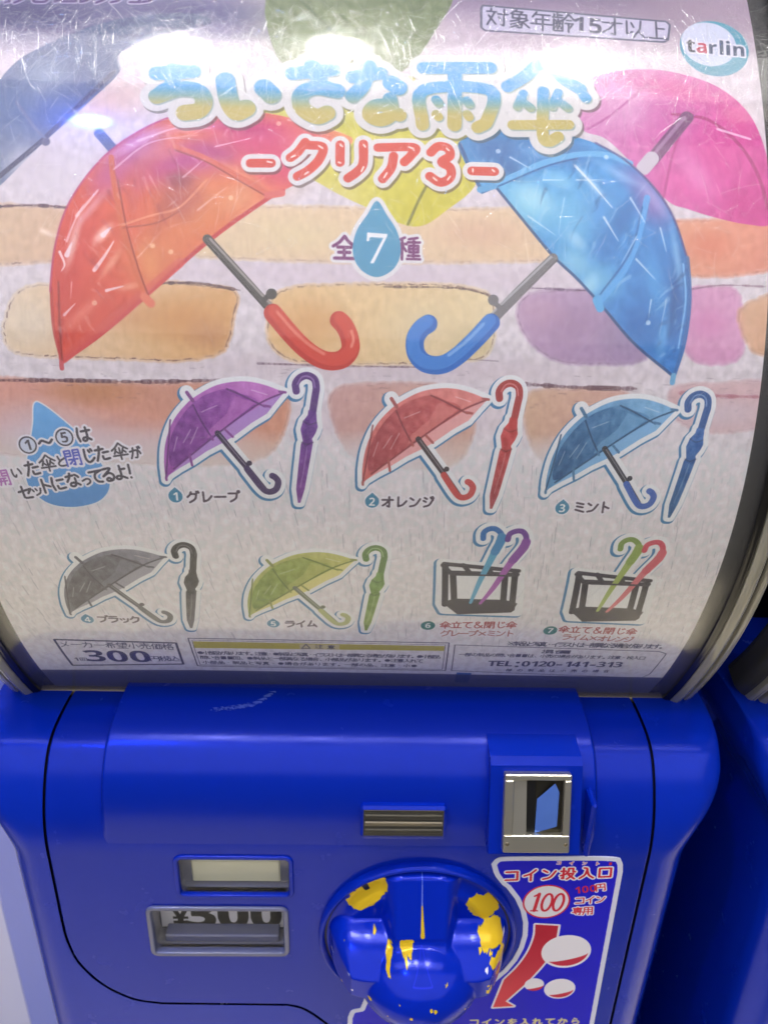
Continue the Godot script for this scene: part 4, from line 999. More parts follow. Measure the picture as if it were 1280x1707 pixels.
# A sheet with softened edges laid on a surface: outline in (u, t) metres, its face at height h, its sides going down by thick; holes cut through.
func plate(f: Callable, outline: PackedVector2Array, h: float, thick: float, bevel: float, holes := [], uv_rect := Rect2(0, 0, 1, 1), fine := 0.004) -> Mesh:
	var st := SurfaceTool.new()
	st.begin(Mesh.PRIMITIVE_TRIANGLES)
	var o := dense(outline, fine)
	if area(o) < 0:
		o.reverse()
	var loops := [o]
	for q: PackedVector2Array in holes:
		var d := dense(q, fine)
		if area(d) > 0:
			d.reverse()
		loops.append(d)
	var rings := []
	for lp: PackedVector2Array in loops:
		var n := PackedVector2Array()
		for i in lp.size():
			n.append((lp[(i + 1) % lp.size()] - lp[i - 1]).normalized().orthogonal() * -1.0)
		var ring := []
		var mid := Vector2.ZERO
		for i in lp.size():
			if n[i].dot((lp[(i + 1) % lp.size()] - lp[i]).orthogonal()) > 0:
				n[i] = -n[i]
		var flip := Geometry2D.is_point_in_polygon(lp[0] + n[0] * 0.0002, lp) != (area(lp) < 0)
		if flip:
			for i in n.size():
				n[i] = -n[i]
		rings.append([lp, n])
	# face
	var face := PackedVector2Array()
	for i in (rings[0][0] as PackedVector2Array).size():
		face.append(rings[0][0][i] - rings[0][1][i] * bevel)
	var cut := []
	for k in range(1, rings.size()):
		var c := PackedVector2Array()
		for i in (rings[k][0] as PackedVector2Array).size():
			c.append(rings[k][0][i] - rings[k][1][i] * bevel)
		cut.append(c)
	var lo := Vector2(1e9, 1e9)
	var hi := -lo
	for v in face:
		lo = lo.min(v)
		hi = hi.max(v)
	var ys := [lo.y]
	while ys[-1] < minf(hi.y, 0.0):
		ys.append(minf(ys[-1] + 0.002, hi.y))
	for c: PackedVector2Array in cut:
		var m := 0.0
		for v in c:
			m += v.y / c.size()
		if m > ys[-1] or cut.size() > 0:
			ys.append(m)
	ys.append(hi.y)
	ys.sort()
	for k in ys.size() - 1:
		if ys[k + 1] - ys[k] < 1e-7:
			continue
		var strip := PackedVector2Array([Vector2(lo.x - 1, ys[k]), Vector2(hi.x + 1, ys[k]), Vector2(hi.x + 1, ys[k + 1]), Vector2(lo.x - 1, ys[k + 1])])
		var pieces: Array = Geometry2D.intersect_polygons(face, strip)
		for c: PackedVector2Array in cut:
			var next := []
			for p in pieces:
				next.append_array(Geometry2D.clip_polygons(p, c))
			pieces = next
		for p: PackedVector2Array in pieces:
			var tri := Geometry2D.triangulate_polygon(p)
			for i in range(0, tri.size(), 3):
				var t := [p[tri[i]], p[tri[i + 1]], p[tri[i + 2]]]
				if (t[1] - t[0]).cross(t[2] - t[0]) < 0:
					t.reverse()
				for v: Vector2 in t:
					put(st, f, v, h, Vector3.ZERO, uv_rect)
	for rg in rings:
		var lp: PackedVector2Array = rg[0]
		var n: PackedVector2Array = rg[1]
		var levels := [[-bevel, 0.0, 0.0], [-bevel * 0.35, -bevel * 0.2, 0.5], [0.0, -bevel, 1.0], [0.0, -thick, 1.0]]
		for lv in 3:
			for i in lp.size():
				var j := (i + 1) % lp.size()
				var q := []
				for w in [[i, lv], [j, lv], [j, lv + 1], [i, lv + 1]]:
					var l: Array = levels[w[1]]
					q.append([lp[w[0]] + n[w[0]] * l[0], h + l[1], n[w[0]], l[2]])
				for k in [0, 2, 1, 0, 3, 2]:
					var a: Array = q[k]
					var p0: Vector2 = a[0]
					var out3: Vector3 = ((f.call(p0.x + a[2].x * 1e-4, p0.y + a[2].y * 1e-4, a[1]) as Vector3) - f.call(p0.x, p0.y, a[1])).normalized()
					put(st, f, p0, a[1], out3 * a[3] * 3.0, uv_rect)
	return st.commit()


func put(st: SurfaceTool, f: Callable, v: Vector2, h: float, lean: Vector3, uv: Rect2) -> void:
	var p: Vector3 = f.call(v.x, v.y, h)
	var up: Vector3 = ((f.call(v.x, v.y, h + 0.001) as Vector3) - p).normalized()
	st.set_normal((up * (1.0 if lean.length() < 2.9 else 0.0) + lean).normalized())
	st.set_uv((v - uv.position) / uv.size)
	st.add_vertex(p)


# A recess: walls down from an outline to a floor.
func well(outline: PackedVector2Array, h0: float, h1: float, with_floor := true) -> Mesh:
	var st := SurfaceTool.new()
	st.begin(Mesh.PRIMITIVE_TRIANGLES)
	st.set_smooth_group(-1)
	var o := outline.duplicate()
	if area(o) < 0:
		o.reverse()
	for i in o.size():
		var a := o[i]
		var b := o[(i + 1) % o.size()]
		for k in [[a, h0], [b, h0], [b, h1], [a, h0], [b, h1], [a, h1]]:
			st.add_vertex(plane_xy(k[0].x, k[0].y, k[1]))
	if with_floor:
		var tri := Geometry2D.triangulate_polygon(o)
		for i in range(0, tri.size(), 3):
			for k in 3:
				st.add_vertex(plane_xy(o[tri[i + k]].x, o[tri[i + k]].y, h1))
	st.generate_normals()
	return st.commit()


func box(lo: Vector3, hi: Vector3, r := 0.0006) -> Mesh:   # chamfered
	var st := SurfaceTool.new()
	st.begin(Mesh.PRIMITIVE_TRIANGLES)
	st.set_smooth_group(-1)
	var c := (lo + hi) / 2
	var s := (hi - lo) / 2
	var dirs := [Vector3.RIGHT, Vector3.LEFT, Vector3.UP, Vector3.DOWN, Vector3.BACK, Vector3.FORWARD]
	var corner := func(sg: Vector3, ax: int) -> Vector3:
		var v := sg * (s - Vector3.ONE * r)
		v[ax] = sg[ax] * s[ax]
		return c + v
	for ax in 3:
		for sg in [-1.0, 1.0]:
			var b := (ax + 1) % 3
			var d := (ax + 2) % 3
			var q := []
			for e in [[-1, -1], [1, -1], [1, 1], [-1, 1]]:
				var v := Vector3.ZERO
				v[ax] = sg
				v[b] = e[0]
				v[d] = e[1]
				q.append(corner.call(v, ax))
			if sg > 0:
				q.reverse()
			for k in [0, 1, 2, 0, 2, 3]:
				st.add_vertex(q[k])
	for ax in 3:   # edges along ax
		var b := (ax + 1) % 3
		var d := (ax + 2) % 3
		for e in [[-1, -1], [1, -1], [1, 1], [-1, 1]]:
			var q := []
			for w in [[-1, b], [1, b], [1, d], [-1, d]]:
				var v := Vector3.ZERO
				v[ax] = w[0]
				v[b] = e[0]
				v[d] = e[1]
				q.append(corner.call(v, w[1]))
			var nrm: Vector3 = (q[1] - q[0]).cross(q[2] - q[0])
			var outw := Vector3.ZERO
			outw[b] = e[0]
			outw[d] = e[1]
			if nrm.dot(outw) > 0:
				q.reverse()
			for k in [0, 1, 2, 0, 2, 3]:
				st.add_vertex(q[k])
	for e in 8:
		var v := Vector3(-1 if e & 1 else 1, -1 if e & 2 else 1, -1 if e & 4 else 1)
		var q := [corner.call(v, 0), corner.call(v, 1), corner.call(v, 2)]
		if (q[1] - q[0]).cross(q[2] - q[0]).dot(v) > 0:
			q.reverse()
		for k in 3:
			st.add_vertex(q[k])
	st.generate_normals()
	return st.commit()


func prism(section: PackedVector2Array, x0: float, x1: float) -> Mesh:   # section in (z, y)
	var st := SurfaceTool.new()
	st.begin(Mesh.PRIMITIVE_TRIANGLES)
	st.set_smooth_group(-1)
	var s := section.duplicate()
	if area(s) < 0:
		s.reverse()
	for i in s.size():
		var a := s[i]
		var b := s[(i + 1) % s.size()]
		for k in [[x0, a], [x1, b], [x0, b], [x0, a], [x1, a], [x1, b]]:
			st.add_vertex(Vector3(k[0], k[1].y, k[1].x))
	var tri := Geometry2D.triangulate_polygon(s)
	for x in [x0, x1]:
		for i in range(0, tri.size(), 3):
			var t := [s[tri[i]], s[tri[i + 1]], s[tri[i + 2]]]
			if ((t[1] - t[0]).cross(t[2] - t[0]) > 0) == (x == x0):
				t.reverse()
			for v: Vector2 in t:
				st.add_vertex(Vector3(x, v.y, v.x))
	st.generate_normals()
	return st.commit()


func tube_x(section: PackedVector2Array, along: Array) -> Mesh:   # a section swept through frames [origin, axis a, axis b]
	var st := SurfaceTool.new()
	st.begin(Mesh.PRIMITIVE_TRIANGLES)
	var n := section.size()
	for f in along:
		for k in n:
			st.add_vertex(f[0] + f[1] * section[k].x + f[2] * section[k].y)
	for i in along.size() - 1:
		for k in n:
			var a := i * n + k
			var b := i * n + (k + 1) % n
			for j in [a, b, b + n, a, b + n, a + n]:
				st.add_index(j)
	st.generate_normals()
	return st.commit()


# ------------------------------------------------------------------ the scene graph
func numbered(called: String, parent: Node) -> String:
	if not parent.has_node(called):
		return called
	var i := 1
	while parent.has_node("%s_%03d" % [called, i]):
		i += 1
	return "%s_%03d" % [called, i]


func obj(called: String, mesh: Mesh, mat: Material, parent: Node = self, label := "") -> MeshInstance3D:
	var o := MeshInstance3D.new()
	o.name = numbered(called, parent)
	o.mesh = mesh
	o.material_override = mat
	parent.add_child(o, true)
	if label:
		o.set_meta("label", label)
	return o


func thing(called: String, label: String, category: String, group := "") -> Node3D:
	var o := Node3D.new()
	o.name = numbered(called, self)
	add_child(o, true)
	o.set_meta("label", label)
	o.set_meta("category", category)
	if group:
		o.set_meta("group", group)
	return o


func mat(called: String, hex: String, rough_v: float, metal := 0.0, spec := 0.5, coat := 0.0, coat_r := 0.05) -> StandardMaterial3D:
	var m := StandardMaterial3D.new()
	m.resource_name = called
	m.albedo_color = Color.html(hex)
	m.roughness = rough_v
	m.metallic = metal
	m.metallic_specular = spec
	if coat > 0:
		m.clearcoat_enabled = true
		m.clearcoat = coat
		m.clearcoat_roughness = coat_r
	mats[called] = m
	return m


func textured(called: String, im: Image, rough_v: float, spec: float) -> StandardMaterial3D:
	var m := mat(called, "ffffff", rough_v, 0.0, spec)
	m.albedo_texture = ImageTexture.create_from_image(im)
	m.texture_repeat = false
	return m


func lamp(called: String, label: String, at: Vector3, c: Color, energy: float, r: float, glow: float) -> void:
	var o := thing(called, label, "ceiling lamp", "ceiling spotlights over the machines")
	o.position = at
	var ring := PackedVector2Array()
	for i in 24:
		ring.append(Vector2(r * 1.25, 0).rotated(TAU * i / 24))
	var can := CylinderMesh.new()
	can.top_radius = r * 1.3
	can.bottom_radius = r * 1.3
	can.height = 0.12
	var h := obj("housing", can, mats.trim, o)
	h.position.y = 0.075
	var lens := CylinderMesh.new()
	lens.top_radius = r
	lens.bottom_radius = r
	lens.height = 0.006
	var gm := mat("lamp_glow", "ffffff", 0.5)
	gm.emission_enabled = true
	gm.emission = c
	gm.emission_energy_multiplier = glow
	obj("lamp_lens", lens, gm, o).position.y = 0.011
	var l := OmniLight3D.new()
	l.name = "lamp_light"
	l.light_color = c
	l.light_energy = energy
	l.light_size = r
	l.omni_range = 8.0
	l.omni_attenuation = 2.0
	l.shadow_enabled = true
	o.add_child(l, true)
	l.position.y = -r - 0.004


func light_panel(label: String, at: Vector3, size: Vector2, bright: float) -> void:  # added panel, no seen source; gives soft fill and glare on the window
	var o := thing("added_panel_light", label, "ceiling lamp")
	o.position = at
	obj("frame", box(Vector3(-size.x / 2 - 0.02, 0.0, -size.y / 2 - 0.02), Vector3(size.x / 2 + 0.02, 0.03, size.y / 2 + 0.02), 0.004), mats.trim, o)
	var gm := mat("panel_glow", "ffffff", 0.6)
	gm.emission_enabled = true
	gm.emission = Color(1.0, 0.985, 0.96)
	gm.emission_energy_multiplier = 0.25
	obj("lamp_diffuser", box(Vector3(-size.x / 2, -0.006, -size.y / 2), Vector3(size.x / 2, -0.001, size.y / 2), 0.0005), gm, o)
	var l := AreaLight3D.new()
	l.name = "lamp_light"
	l.area_size = size
	l.area_normalize_energy = true
	l.light_color = Color(1.0, 0.985, 0.96)
	l.light_energy = bright * size.x * size.y / PI
	l.shadow_enabled = true
	o.add_child(l, true)
	l.position.y = -0.012
	l.rotation.x = -PI / 2


func added_floor_spot(label: String, at: Vector3, energy: float, half: float) -> void:  # added spot; brightens floor patches mirrored in the window and body
	var o := thing("added_floor_spot", label, "ceiling lamp")
	o.position = at
	var can := CylinderMesh.new()
	can.top_radius = 0.07
	can.bottom_radius = 0.075
	can.height = 0.1
	obj("housing", can, mats.trim, o).position.y = 0.06
	var disk := CylinderMesh.new()
	disk.top_radius = 0.055
	disk.bottom_radius = 0.055
	disk.height = 0.006
	var gm := mat("spot_glow", "ffffff", 0.5)
	gm.emission_enabled = true
	gm.emission = Color(1, 0.96, 0.88)
	gm.emission_energy_multiplier = 3.0
	obj("lamp_lens", disk, gm, o).position.y = 0.004
	var l := SpotLight3D.new()
	l.name = "lamp_light"
	l.light_color = Color(1, 0.95, 0.86)
	l.light_energy = energy
	l.spot_angle = half
	l.spot_angle_attenuation = 0.6
	l.spot_range = 6.0
	l.spot_attenuation = 2.0
	l.light_size = 0.05
	l.shadow_enabled = true
	o.add_child(l, true)
	l.position.y = -0.055
	l.rotation.x = -PI / 2


func _ready() -> void:
	rng.seed = 11
	# camera
	var cam := Camera3D.new()
	cam.name = "camera"
	var fwd := Vector3(0.02550769, -0.40673664, -0.91318928)
	var right := Vector3(0.99961012, 0, 0.02792164)
	var down := Vector3(-0.01135675, -0.91354546, 0.40657806)
	var roll := deg_to_rad(1.7)
	var rx := right * cos(roll) - down * sin(roll)
	var ux := -(right * sin(roll) + down * cos(roll))
	cam.transform = Transform3D(Basis(rx, ux, -fwd), Vector3(0.0027, 1.15, 0.2254))
	cam.keep_aspect = Camera3D.KEEP_HEIGHT
	cam.near = 0.01
	cam.far = 30.0
	var lens := CameraAttributesPhysical.new()
	lens.frustum_focal_length = 6.0
	lens.frustum_focus_distance = 0.262
	lens.exposure_aperture = 4.0
	lens.frustum_near = 0.01
	lens.frustum_far = 30.0
	cam.attributes = lens
	add_child(cam)
	cam.fov = rad_to_deg(2.0 * atan(853.5 / 1280.0))
	cam.current = true
	# the light of the shop, plus added panels and floor spots
	var env := Environment.new()
	env.background_mode = Environment.BG_COLOR
	env.background_color = Color(0.4, 0.4, 0.42)
	env.tonemap_mode = Environment.TONE_MAPPER_LINEAR
	env.tonemap_exposure = 1.14
	env.sdfgi_enabled = true
	env.ssao_enabled = true
	env.ssil_enabled = true
	var we := WorldEnvironment.new()
	we.name = "environment"
	we.environment = env
	add_child(we)
	mat("trim", "d8d8d8", 0.4)
	light_panel("added wide light panel, unseen, over the aisle in front of the machines", Vector3(0, 2.72, 2.4), Vector2(6.0, 3.6), 0.95)
	light_panel("added narrow light strip, unseen, right above the row of machines", Vector3(0, 2.74, 0.2), Vector2(2.4, 0.26), 3.4)
	added_floor_spot("added unseen spot lighting the aisle floor, right of the machine", Vector3(0.82, 2.7, 0.38), 40.0, 10.0)
	lamp("ceiling_lamp", "white ceiling spotlight left of the machine's middle", Vector3(-0.37, 2.63, 0.11), Color(1, 0.98, 0.95), 0.05, 0.05, 130.0)
	lamp("ceiling_lamp", "white ceiling spotlight straight above the machine's middle", Vector3(-0.07, 2.63, 0.09), Color(1, 0.98, 0.95), 0.05, 0.05, 130.0)
	lamp("ceiling_lamp", "white ceiling spotlight right of the machine's middle", Vector3(0.39, 2.63, 0.12), Color(1, 0.98, 0.95), 0.05, 0.05, 130.0)
	lamp("ceiling_lamp", "blue ceiling spotlight in front of the white ones", Vector3(-0.59, 2.61, 0.53), Color(0.2, 0.4, 1.0), 0.05, 0.035, 420.0)
	added_floor_spot("added unseen spot lighting the aisle floor, left of the machine", Vector3(-0.5, 2.7, 0.78), 36.0, 19.0)
	added_floor_spot("added unseen spot lighting the floor close in front of the machine's right half", Vector3(0.3, 2.7, 0.3), 13.0, 7.5)

	# materials
	mat("blue_plastic", "0428aa", 0.17, 0.1, 0.3)
	mat("blue_side", "062cb2", 0.16, 0.1, 0.3)
	mat("black_gap", "060a2c", 0.5)
	mat("grey_plastic", "6e7288", 0.25, 0.0, 0.5)
	mat("pale_plastic", "5e6488", 0.2, 0.0, 0.5)
	mat("cream", "d8d8c0", 0.5)
	mat("steel", "c4c0b2", 0.3, 0.85)
	mat("dark_steel", "4c493f", 0.3, 0.85)
	mat("old_steel", "857c68", 0.4, 0.8)
	mat("black", "08080a", 0.4)
	mat("rim_plastic", "4a4a44", 0.16, 0.2, 0.6)
	mat("rim_clear", "d2cfba", 0.1, 0.0, 0.6)
	mats.rim_clear.transparency = BaseMaterial3D.TRANSPARENCY_ALPHA
	mats.rim_clear.albedo_color.a = 0.45
	mat("rim_dark", "141414", 0.2, 0.0, 0.5)
	mat("lip", "6a6255", 0.25, 0.3)
	mat("white_body", "d6dafc", 0.25, 0.0, 0.5)
	mat("lavender", "8f9cf0", 0.3)
	var glass := mat("clear", "ffffff", 0.06, 0.0, 0.36)
	glass.transparency = BaseMaterial3D.TRANSPARENCY_ALPHA
	glass.albedo_color.a = 0.03
	var sm := mat("scratch", "ffffff", 0.07, 0.0, 0.7)
	sm.transparency = BaseMaterial3D.TRANSPARENCY_ALPHA
	sm.albedo_color.a = 0.04
	var pane := mat("pane", "ffffff", 0.04, 0.0, 0.25)
	pane.transparency = BaseMaterial3D.TRANSPARENCY_ALPHA
	pane.albedo_color.a = 0.01
	var floor_m := mat("floor_tile", "7c7970", 0.45, 0.0, 0.5)

	for nm in ["blue_plastic", "blue_side"]:
		var b: StandardMaterial3D = mats[nm]
		var fn := FastNoiseLite.new()
		fn.seed = 3
		fn.frequency = 0.012
		fn.fractal_octaves = 5
		var nt := NoiseTexture2D.new()
		nt.width = 512
		nt.height = 512
		nt.seamless = true
		nt.noise = fn
		var ramp := Gradient.new()
		ramp.set_color(0, Color(0.5, 0.5, 0.5))
		ramp.set_color(1, Color(1, 1, 1))
		nt.color_ramp = ramp
		b.roughness = 0.3
		b.roughness_texture = nt
		b.uv1_triplanar = true
		b.uv1_world_triplanar = false
		b.uv1_scale = Vector3.ONE * 9.0
	# ground
	var ground := PlaneMesh.new()
	ground.size = Vector2(14, 14)
	var g := obj("floor", ground, floor_m)
	g.set_meta("kind", "structure")
	g.set_meta("label", "pale shop floor in front of the machines")
	g.set_meta("category", "floor")

	var back := obj("added_light_block", box(Vector3(-0.16, 0.0, -0.42), Vector3(0.9, 1.6, -0.40), 0.002), mats.black)  # added unseen board; keeps background light out of the gap between machines
	back.set_meta("kind", "structure")
	back.set_meta("label", "dark backing added to block light behind the row of machines")
	back.set_meta("category", "backing")
	make_profile()
	machine()


func machine() -> void:
	var m := thing("capsule_machine", "blue capsule toy machine with umbrella poster, coin slot and worn turning knob", "capsule machine", "capsule machines side by side")
	var top_t: float = prof[0].x + 0.006
	# holes in the door: price window, coin window, sold-out window
	var price := round_box(-83.6, 22.0, -27.2, 49.0, 2.2)
	var coins := round_box(-70.3, -7.0, -24.4, 14.4, 2.6)
	var door := PackedVector2Array([Vector2(-0.12, top_t), Vector2(0.12, top_t), Vector2(0.12, 0.2), Vector2(0.004, 0.2)])
	door.append_array(smooth(mm("2,125 0,110 -10,96.8 -20,86.5 -27.5,83.4"), false, 6))
	door.append_array(smooth(mm("-84,82.5 -96,79.5 -108,70 -116.5,56 -119.5,42 -120,30"), false, 6))
	var f_body := func(u: float, t: float, h: float) -> Vector3: return body(u, t, h)
	var dp := obj("door_panel", plate(f_body, door, 0.0, 0.004, 0.0008, [price, coins]), mats.blue_plastic, m)
	# shell round the door: a frame in front, rounded sides going back
	var gap: PackedVector2Array = Geometry2D.offset_polygon(door, 0.0008)[0]
	var side := PackedFloat32Array([0.0, 1.0, 2.0, 3.0])
	for i in 12:
		side.append(4.0 + i * 0.0019)
	for i in 6:
		side.append(4.03 + i * i * 0.01)
	var ts := steps(top_t, 0.0, 60)
	ts.append_array(steps(0.01, 0.2, 20))
	ts.append_array(steps(0.25, 0.89, 6))
	for sg in [-1.0, 1.0]:
		var us := side.duplicate()
		if sg < 0:
			us.reverse()
		obj("body_side", grid(func(u: float, t: float) -> Vector3:
			var y: float = front(t)[0].x
			
			var flat := half_width(y) - 0.013
			return body(sg * (lerpf(0.1208, flat, u / 4.0) if u < 4.0 else flat + u - 4.0), t, 0.0), us, ts), mats.blue_side, m)
		var fr := PackedVector2Array()
		for t in ts:
			if t <= 0.2:
				fr.append(Vector2(sg * 0.1208, t))
		fr.append_array([Vector2(sg * 0.0, 0.2), Vector2(sg * 0.0, top_t)])
		if area(fr) < 0:
			fr.reverse()
		for p in Geometry2D.clip_polygons(fr, gap):
			if absf(area(p)) > 1e-5:
				obj("body_front", plate(f_body, p, 0.0, 0.004, 0.00006), mats.blue_side, m)
	obj("seam_liner", plate(f_body, Geometry2D.offset_polygon(door, 0.003)[0], -0.0034, 0.001, 0.0002, [Geometry2D.offset_polygon(door, -0.003)[0]]), mats.black_gap, m)
	obj("skirt", plate(f_body, PackedVector2Array([Vector2(-0.127, 0.1995), Vector2(0.127, 0.1995), Vector2(0.127, 0.889), Vector2(-0.127, 0.889)]), -0.001, 0.003, 0.0005), mats.blue_side, m)
	# raised hood across the top of the door
	var hood := func(u: float, t: float) -> Vector3:
		var e := minf(u + 0.0985, 0.0975 - u)
		var k := smoothstep(-0.0002, 0.0028, e) * (1.0 - smoothstep(-0.046, -0.009, t))
		return body(u, t, -0.0003 + 0.0059 * k)
	var hx := steps(-0.0985, -0.0945, 10)
	hx.append_array(steps(-0.092, 0.092, 60))
	hx.append_array(steps(0.0935, 0.0975, 10))
	obj("hood", grid(hood, hx, steps(top_t, -0.0102, 80)), mats.blue_plastic, m)
	var scuff := SurfaceTool.new()
	scuff.begin(Mesh.PRIMITIVE_TRIANGLES)
	for i in 130:
		var k := rng.randf()
		var c := Vector2(lerpf(-0.058, -0.034, k), -0.0665 - 0.006 * k * k - 0.004 * maxf(0, k - 0.75) * 4 + rng.randfn(0, 0.0006))
		var w := rng.randf_range(0.0002, 0.0007) * (0.5 + k)
		for e in [Vector2(-w * 2, 0), Vector2(w, -w * 0.5), Vector2(w * 1.4, w * 0.6)]:
			var v: Vector2 = c + e
			scuff.add_vertex((hood.call(v.x, v.y) as Vector3) + Vector3(0, 0.00015, 0.00025))
	scuff.generate_normals()
	obj("scuff_marks", scuff.commit(), mat("scuff", "4a62c4", 0.6), m).set_meta("kind", "stuff")
	# coin window
	var cw := obj("coin_window", well(coins, -0.0005, -0.007), mats.grey_plastic, m)
	obj("frame", plate(f_body, Geometry2D.offset_polygon(coins, 0.0012)[0], 0.0008, 0.002, 0.0006, [Geometry2D.offset_polygon(coins, -0.0008)[0]]), mats.blue_plastic, cw)
	obj("card", box(Vector3(-0.066, 0.8765, -0.0069), Vector3(-0.0295, 0.8885, -0.0058)), mats.cream, cw)
	obj("pane", plate(f_body, Geometry2D.offset_polygon(coins, -0.0009)[0], -0.0006, 0.0008, 0.0003), mats.pane, cw)
	# price window
	var pw := obj("price_window", well(price, -0.0005, -0.012), mats.grey_plastic, m)
	sheet(56, 30, Vector2(-84, 20), 14.0, Color.html("d6d6e2"))
	var price_mm := halo_of(latin("300", Vector2(-51.5, 39.6), 17.0, 0.0, 1.12), 0.5)
	price_mm.append_array(latin("¥", Vector2(-74.5, 41.0), 13.0, 0.0, 0.9))
	fill(price_mm, Color.html("14151c"))
	fill([PackedVector2Array([Vector2(-84, 47.6), Vector2(-28, 47.6), Vector2(-28, 50), Vector2(-84, 50)])], Color.html("5a5e70"))
	img.shrink_x2()
	img.convert(Image.FORMAT_RGB8)
	var card_m := textured("price_card", img, 0.6, 0.4)
	obj("card", plate(f_body, PackedVector2Array([Vector2(-0.083, 0.0225), Vector2(-0.0278, 0.0225), Vector2(-0.0278, 0.0485), Vector2(-0.083, 0.0485)]), -0.0112, 0.0006, 0.0002, [], Rect2(-0.084, 0.020, 0.056, 0.030)), card_m, pw)
	obj("frame", plate(f_body, Geometry2D.offset_polygon(price, 0.0014)[0], 0.0011, 0.003, 0.0007, [Geometry2D.offset_polygon(price, -0.0009)[0]]), mats.pale_plastic, pw)
	obj("ledge", box(Vector3(-0.080, 0.8415, -0.0108), Vector3(-0.031, 0.8455, -0.0045), 0.0005), mats.pale_plastic, pw)
	obj("pane", plate(f_body, Geometry2D.offset_polygon(price, -0.001)[0], -0.0004, 0.0008, 0.0003), mats.pane, pw)
	# small window on the hood
	var sw := Node3D.new()
	sw.name = "slot_window"
	m.add_child(sw)
	sw.position = Vector3(0.0201, 0.9185, 0.0022)
	sw.rotation.x = -0.16
	obj("frame", box(Vector3(-0.0168, -0.0070, -0.004), Vector3(0.0168, 0.0070, 0.0002), 0.001), mats.blue_plastic, sw)
	obj("backing", box(Vector3(-0.0158, -0.0060, -0.003), Vector3(0.0158, 0.0060, 0.0004), 0.0004), mats.dark_steel, sw)
	for k in 3:
		obj("bar", box(Vector3(-0.0152, -0.0042 + k * 0.0032, 0.0002), Vector3(0.0152, -0.0022 + k * 0.0032, 0.0011), 0.0004), mats.old_steel if k == 1 else mats.dark_steel, sw)
	obj("pane", box(Vector3(-0.0157, -0.0059, 0.0014), Vector3(0.0157, 0.0059, 0.0019), 0.0002), mats.pane, sw)
	# coin slot
	var slot := obj("coin_slot", prism(PackedVector2Array([Vector2(-0.003, 0.9075), Vector2(0.0065, 0.9075), Vector2(0.0082, 0.909), Vector2(-0.0035, 0.9425), Vector2(-0.0065, 0.9445), Vector2(-0.034, 0.9465), Vector2(-0.034, 0.93)]), 0.0530, 0.0885), mats.blue_plastic, m)
	var face := Node3D.new()
	face.name = "coin_plate"
	slot.add_child(face)
	face.position = Vector3(0.0708, 0.9258, 0.0024)
	face.rotation.x = -0.336
	for b in [[-0.0128, -0.0155, 0.0128, -0.0085], [-0.0128, 0.0132, 0.0128, 0.0155], [-0.0128, -0.0085, -0.0092, 0.0132], [0.0100, -0.0085, 0.0128, 0.0132]]:
		obj("plate_edge", box(Vector3(b[0], b[1], -0.001), Vector3(b[2], b[3], 0.0034), 0.0004), mats.steel, face)
	obj("cavity", box(Vector3(-0.0092, -0.0086, -0.001), Vector3(0.0101, 0.0133, 0.0006), 0.0001), mats.dark_steel, face)
	obj("cavity_wall", prism(PackedVector2Array([Vector2(0.0005, -0.0085), Vector2(0.0030, -0.0085), Vector2(0.0008, 0.0131)]), -0.0091, -0.0040), mats.steel, face)
	for p in [Vector2(-0.0112, -0.012), Vector2(0.0112, -0.012)]:
		var rv := SphereMesh.new()
		rv.radius = 0.0008
		rv.height = 0.0016
		var ro := obj("rivet", rv, mats.old_steel, face)
		ro.position = Vector3(p.x, p.y, 0.0033)
		ro.scale.z = 0.5
	obj("slit", box(Vector3(-0.0036, -0.0084, 0.0006), Vector3(-0.0004, 0.0130, 0.0009), 0.0001), mats.black, face)
	var st := SurfaceTool.new()
	st.begin(Mesh.PRIMITIVE_TRIANGLES)
	st.set_smooth_group(-1)
	var gp := [Vector3(-0.0003, -0.0086, 0.0010), Vector3(0.0078, -0.0052, 0.0026), Vector3(0.0082, 0.0085, 0.0028), Vector3(0.0066, 0.0118, 0.0024), Vector3(0.0002, 0.0050, 0.0010)]
	for k in [0, 2, 1, 0, 3, 2, 0, 4, 3]:
		st.add_vertex(gp[k])
	st.generate_normals()
	obj("coin_guide", st.commit(), mat("guide", "6f9cff", 0.15, 0.6, 0.6), face)  # the blue that the metal guide mirrors is put into its colour
	obj("side_rib", box(Vector3(0.0912, 0.905, -0.004), Vector3(0.0935, 0.932, 0.0062), 0.0008), mats.blue_plastic, m)
	# label
	var lm := textured("label_print", label_image(), 0.3, 0.26)
	obj("instruction_label", plate(f_body, Transform2D(0, Vector2(0.001, 0.001), 0, Vector2.ZERO) * label_outline(), 0.00035, 0.0004, 0.0001, [], Rect2(-0.004, -0.011, 0.120, 0.172)), lm, m)
	knob(m)
	# the window, its sheet and its rims
	var wt0 := -0.205
	var wt1 := 0.1215
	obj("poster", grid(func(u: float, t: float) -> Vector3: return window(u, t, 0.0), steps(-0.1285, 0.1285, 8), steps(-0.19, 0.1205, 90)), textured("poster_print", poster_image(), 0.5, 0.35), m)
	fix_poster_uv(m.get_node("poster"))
	var inner_glass := mat("clear_inner", "ffffff", 0.22, 0.0, 0.3)
	inner_glass.transparency = BaseMaterial3D.TRANSPARENCY_ALPHA
	inner_glass.albedo_color.a = 0.02
	obj("clear_window_inner", grid(func(u: float, t: float) -> Vector3: return window(u, t, 0.0008), steps(-0.134, 0.134, 8), steps(wt0, wt1, 120)), inner_glass, m)
	obj("clear_window", grid(func(u: float, t: float) -> Vector3: return window(u, t, 0.0022), steps(-0.136, 0.136, 8), steps(wt0, wt1 + 0.0005, 120)), mats.clear, m)
	obj("scratches", hairlines(), mats.scratch, m).set_meta("kind", "stuff")
	var frames := []
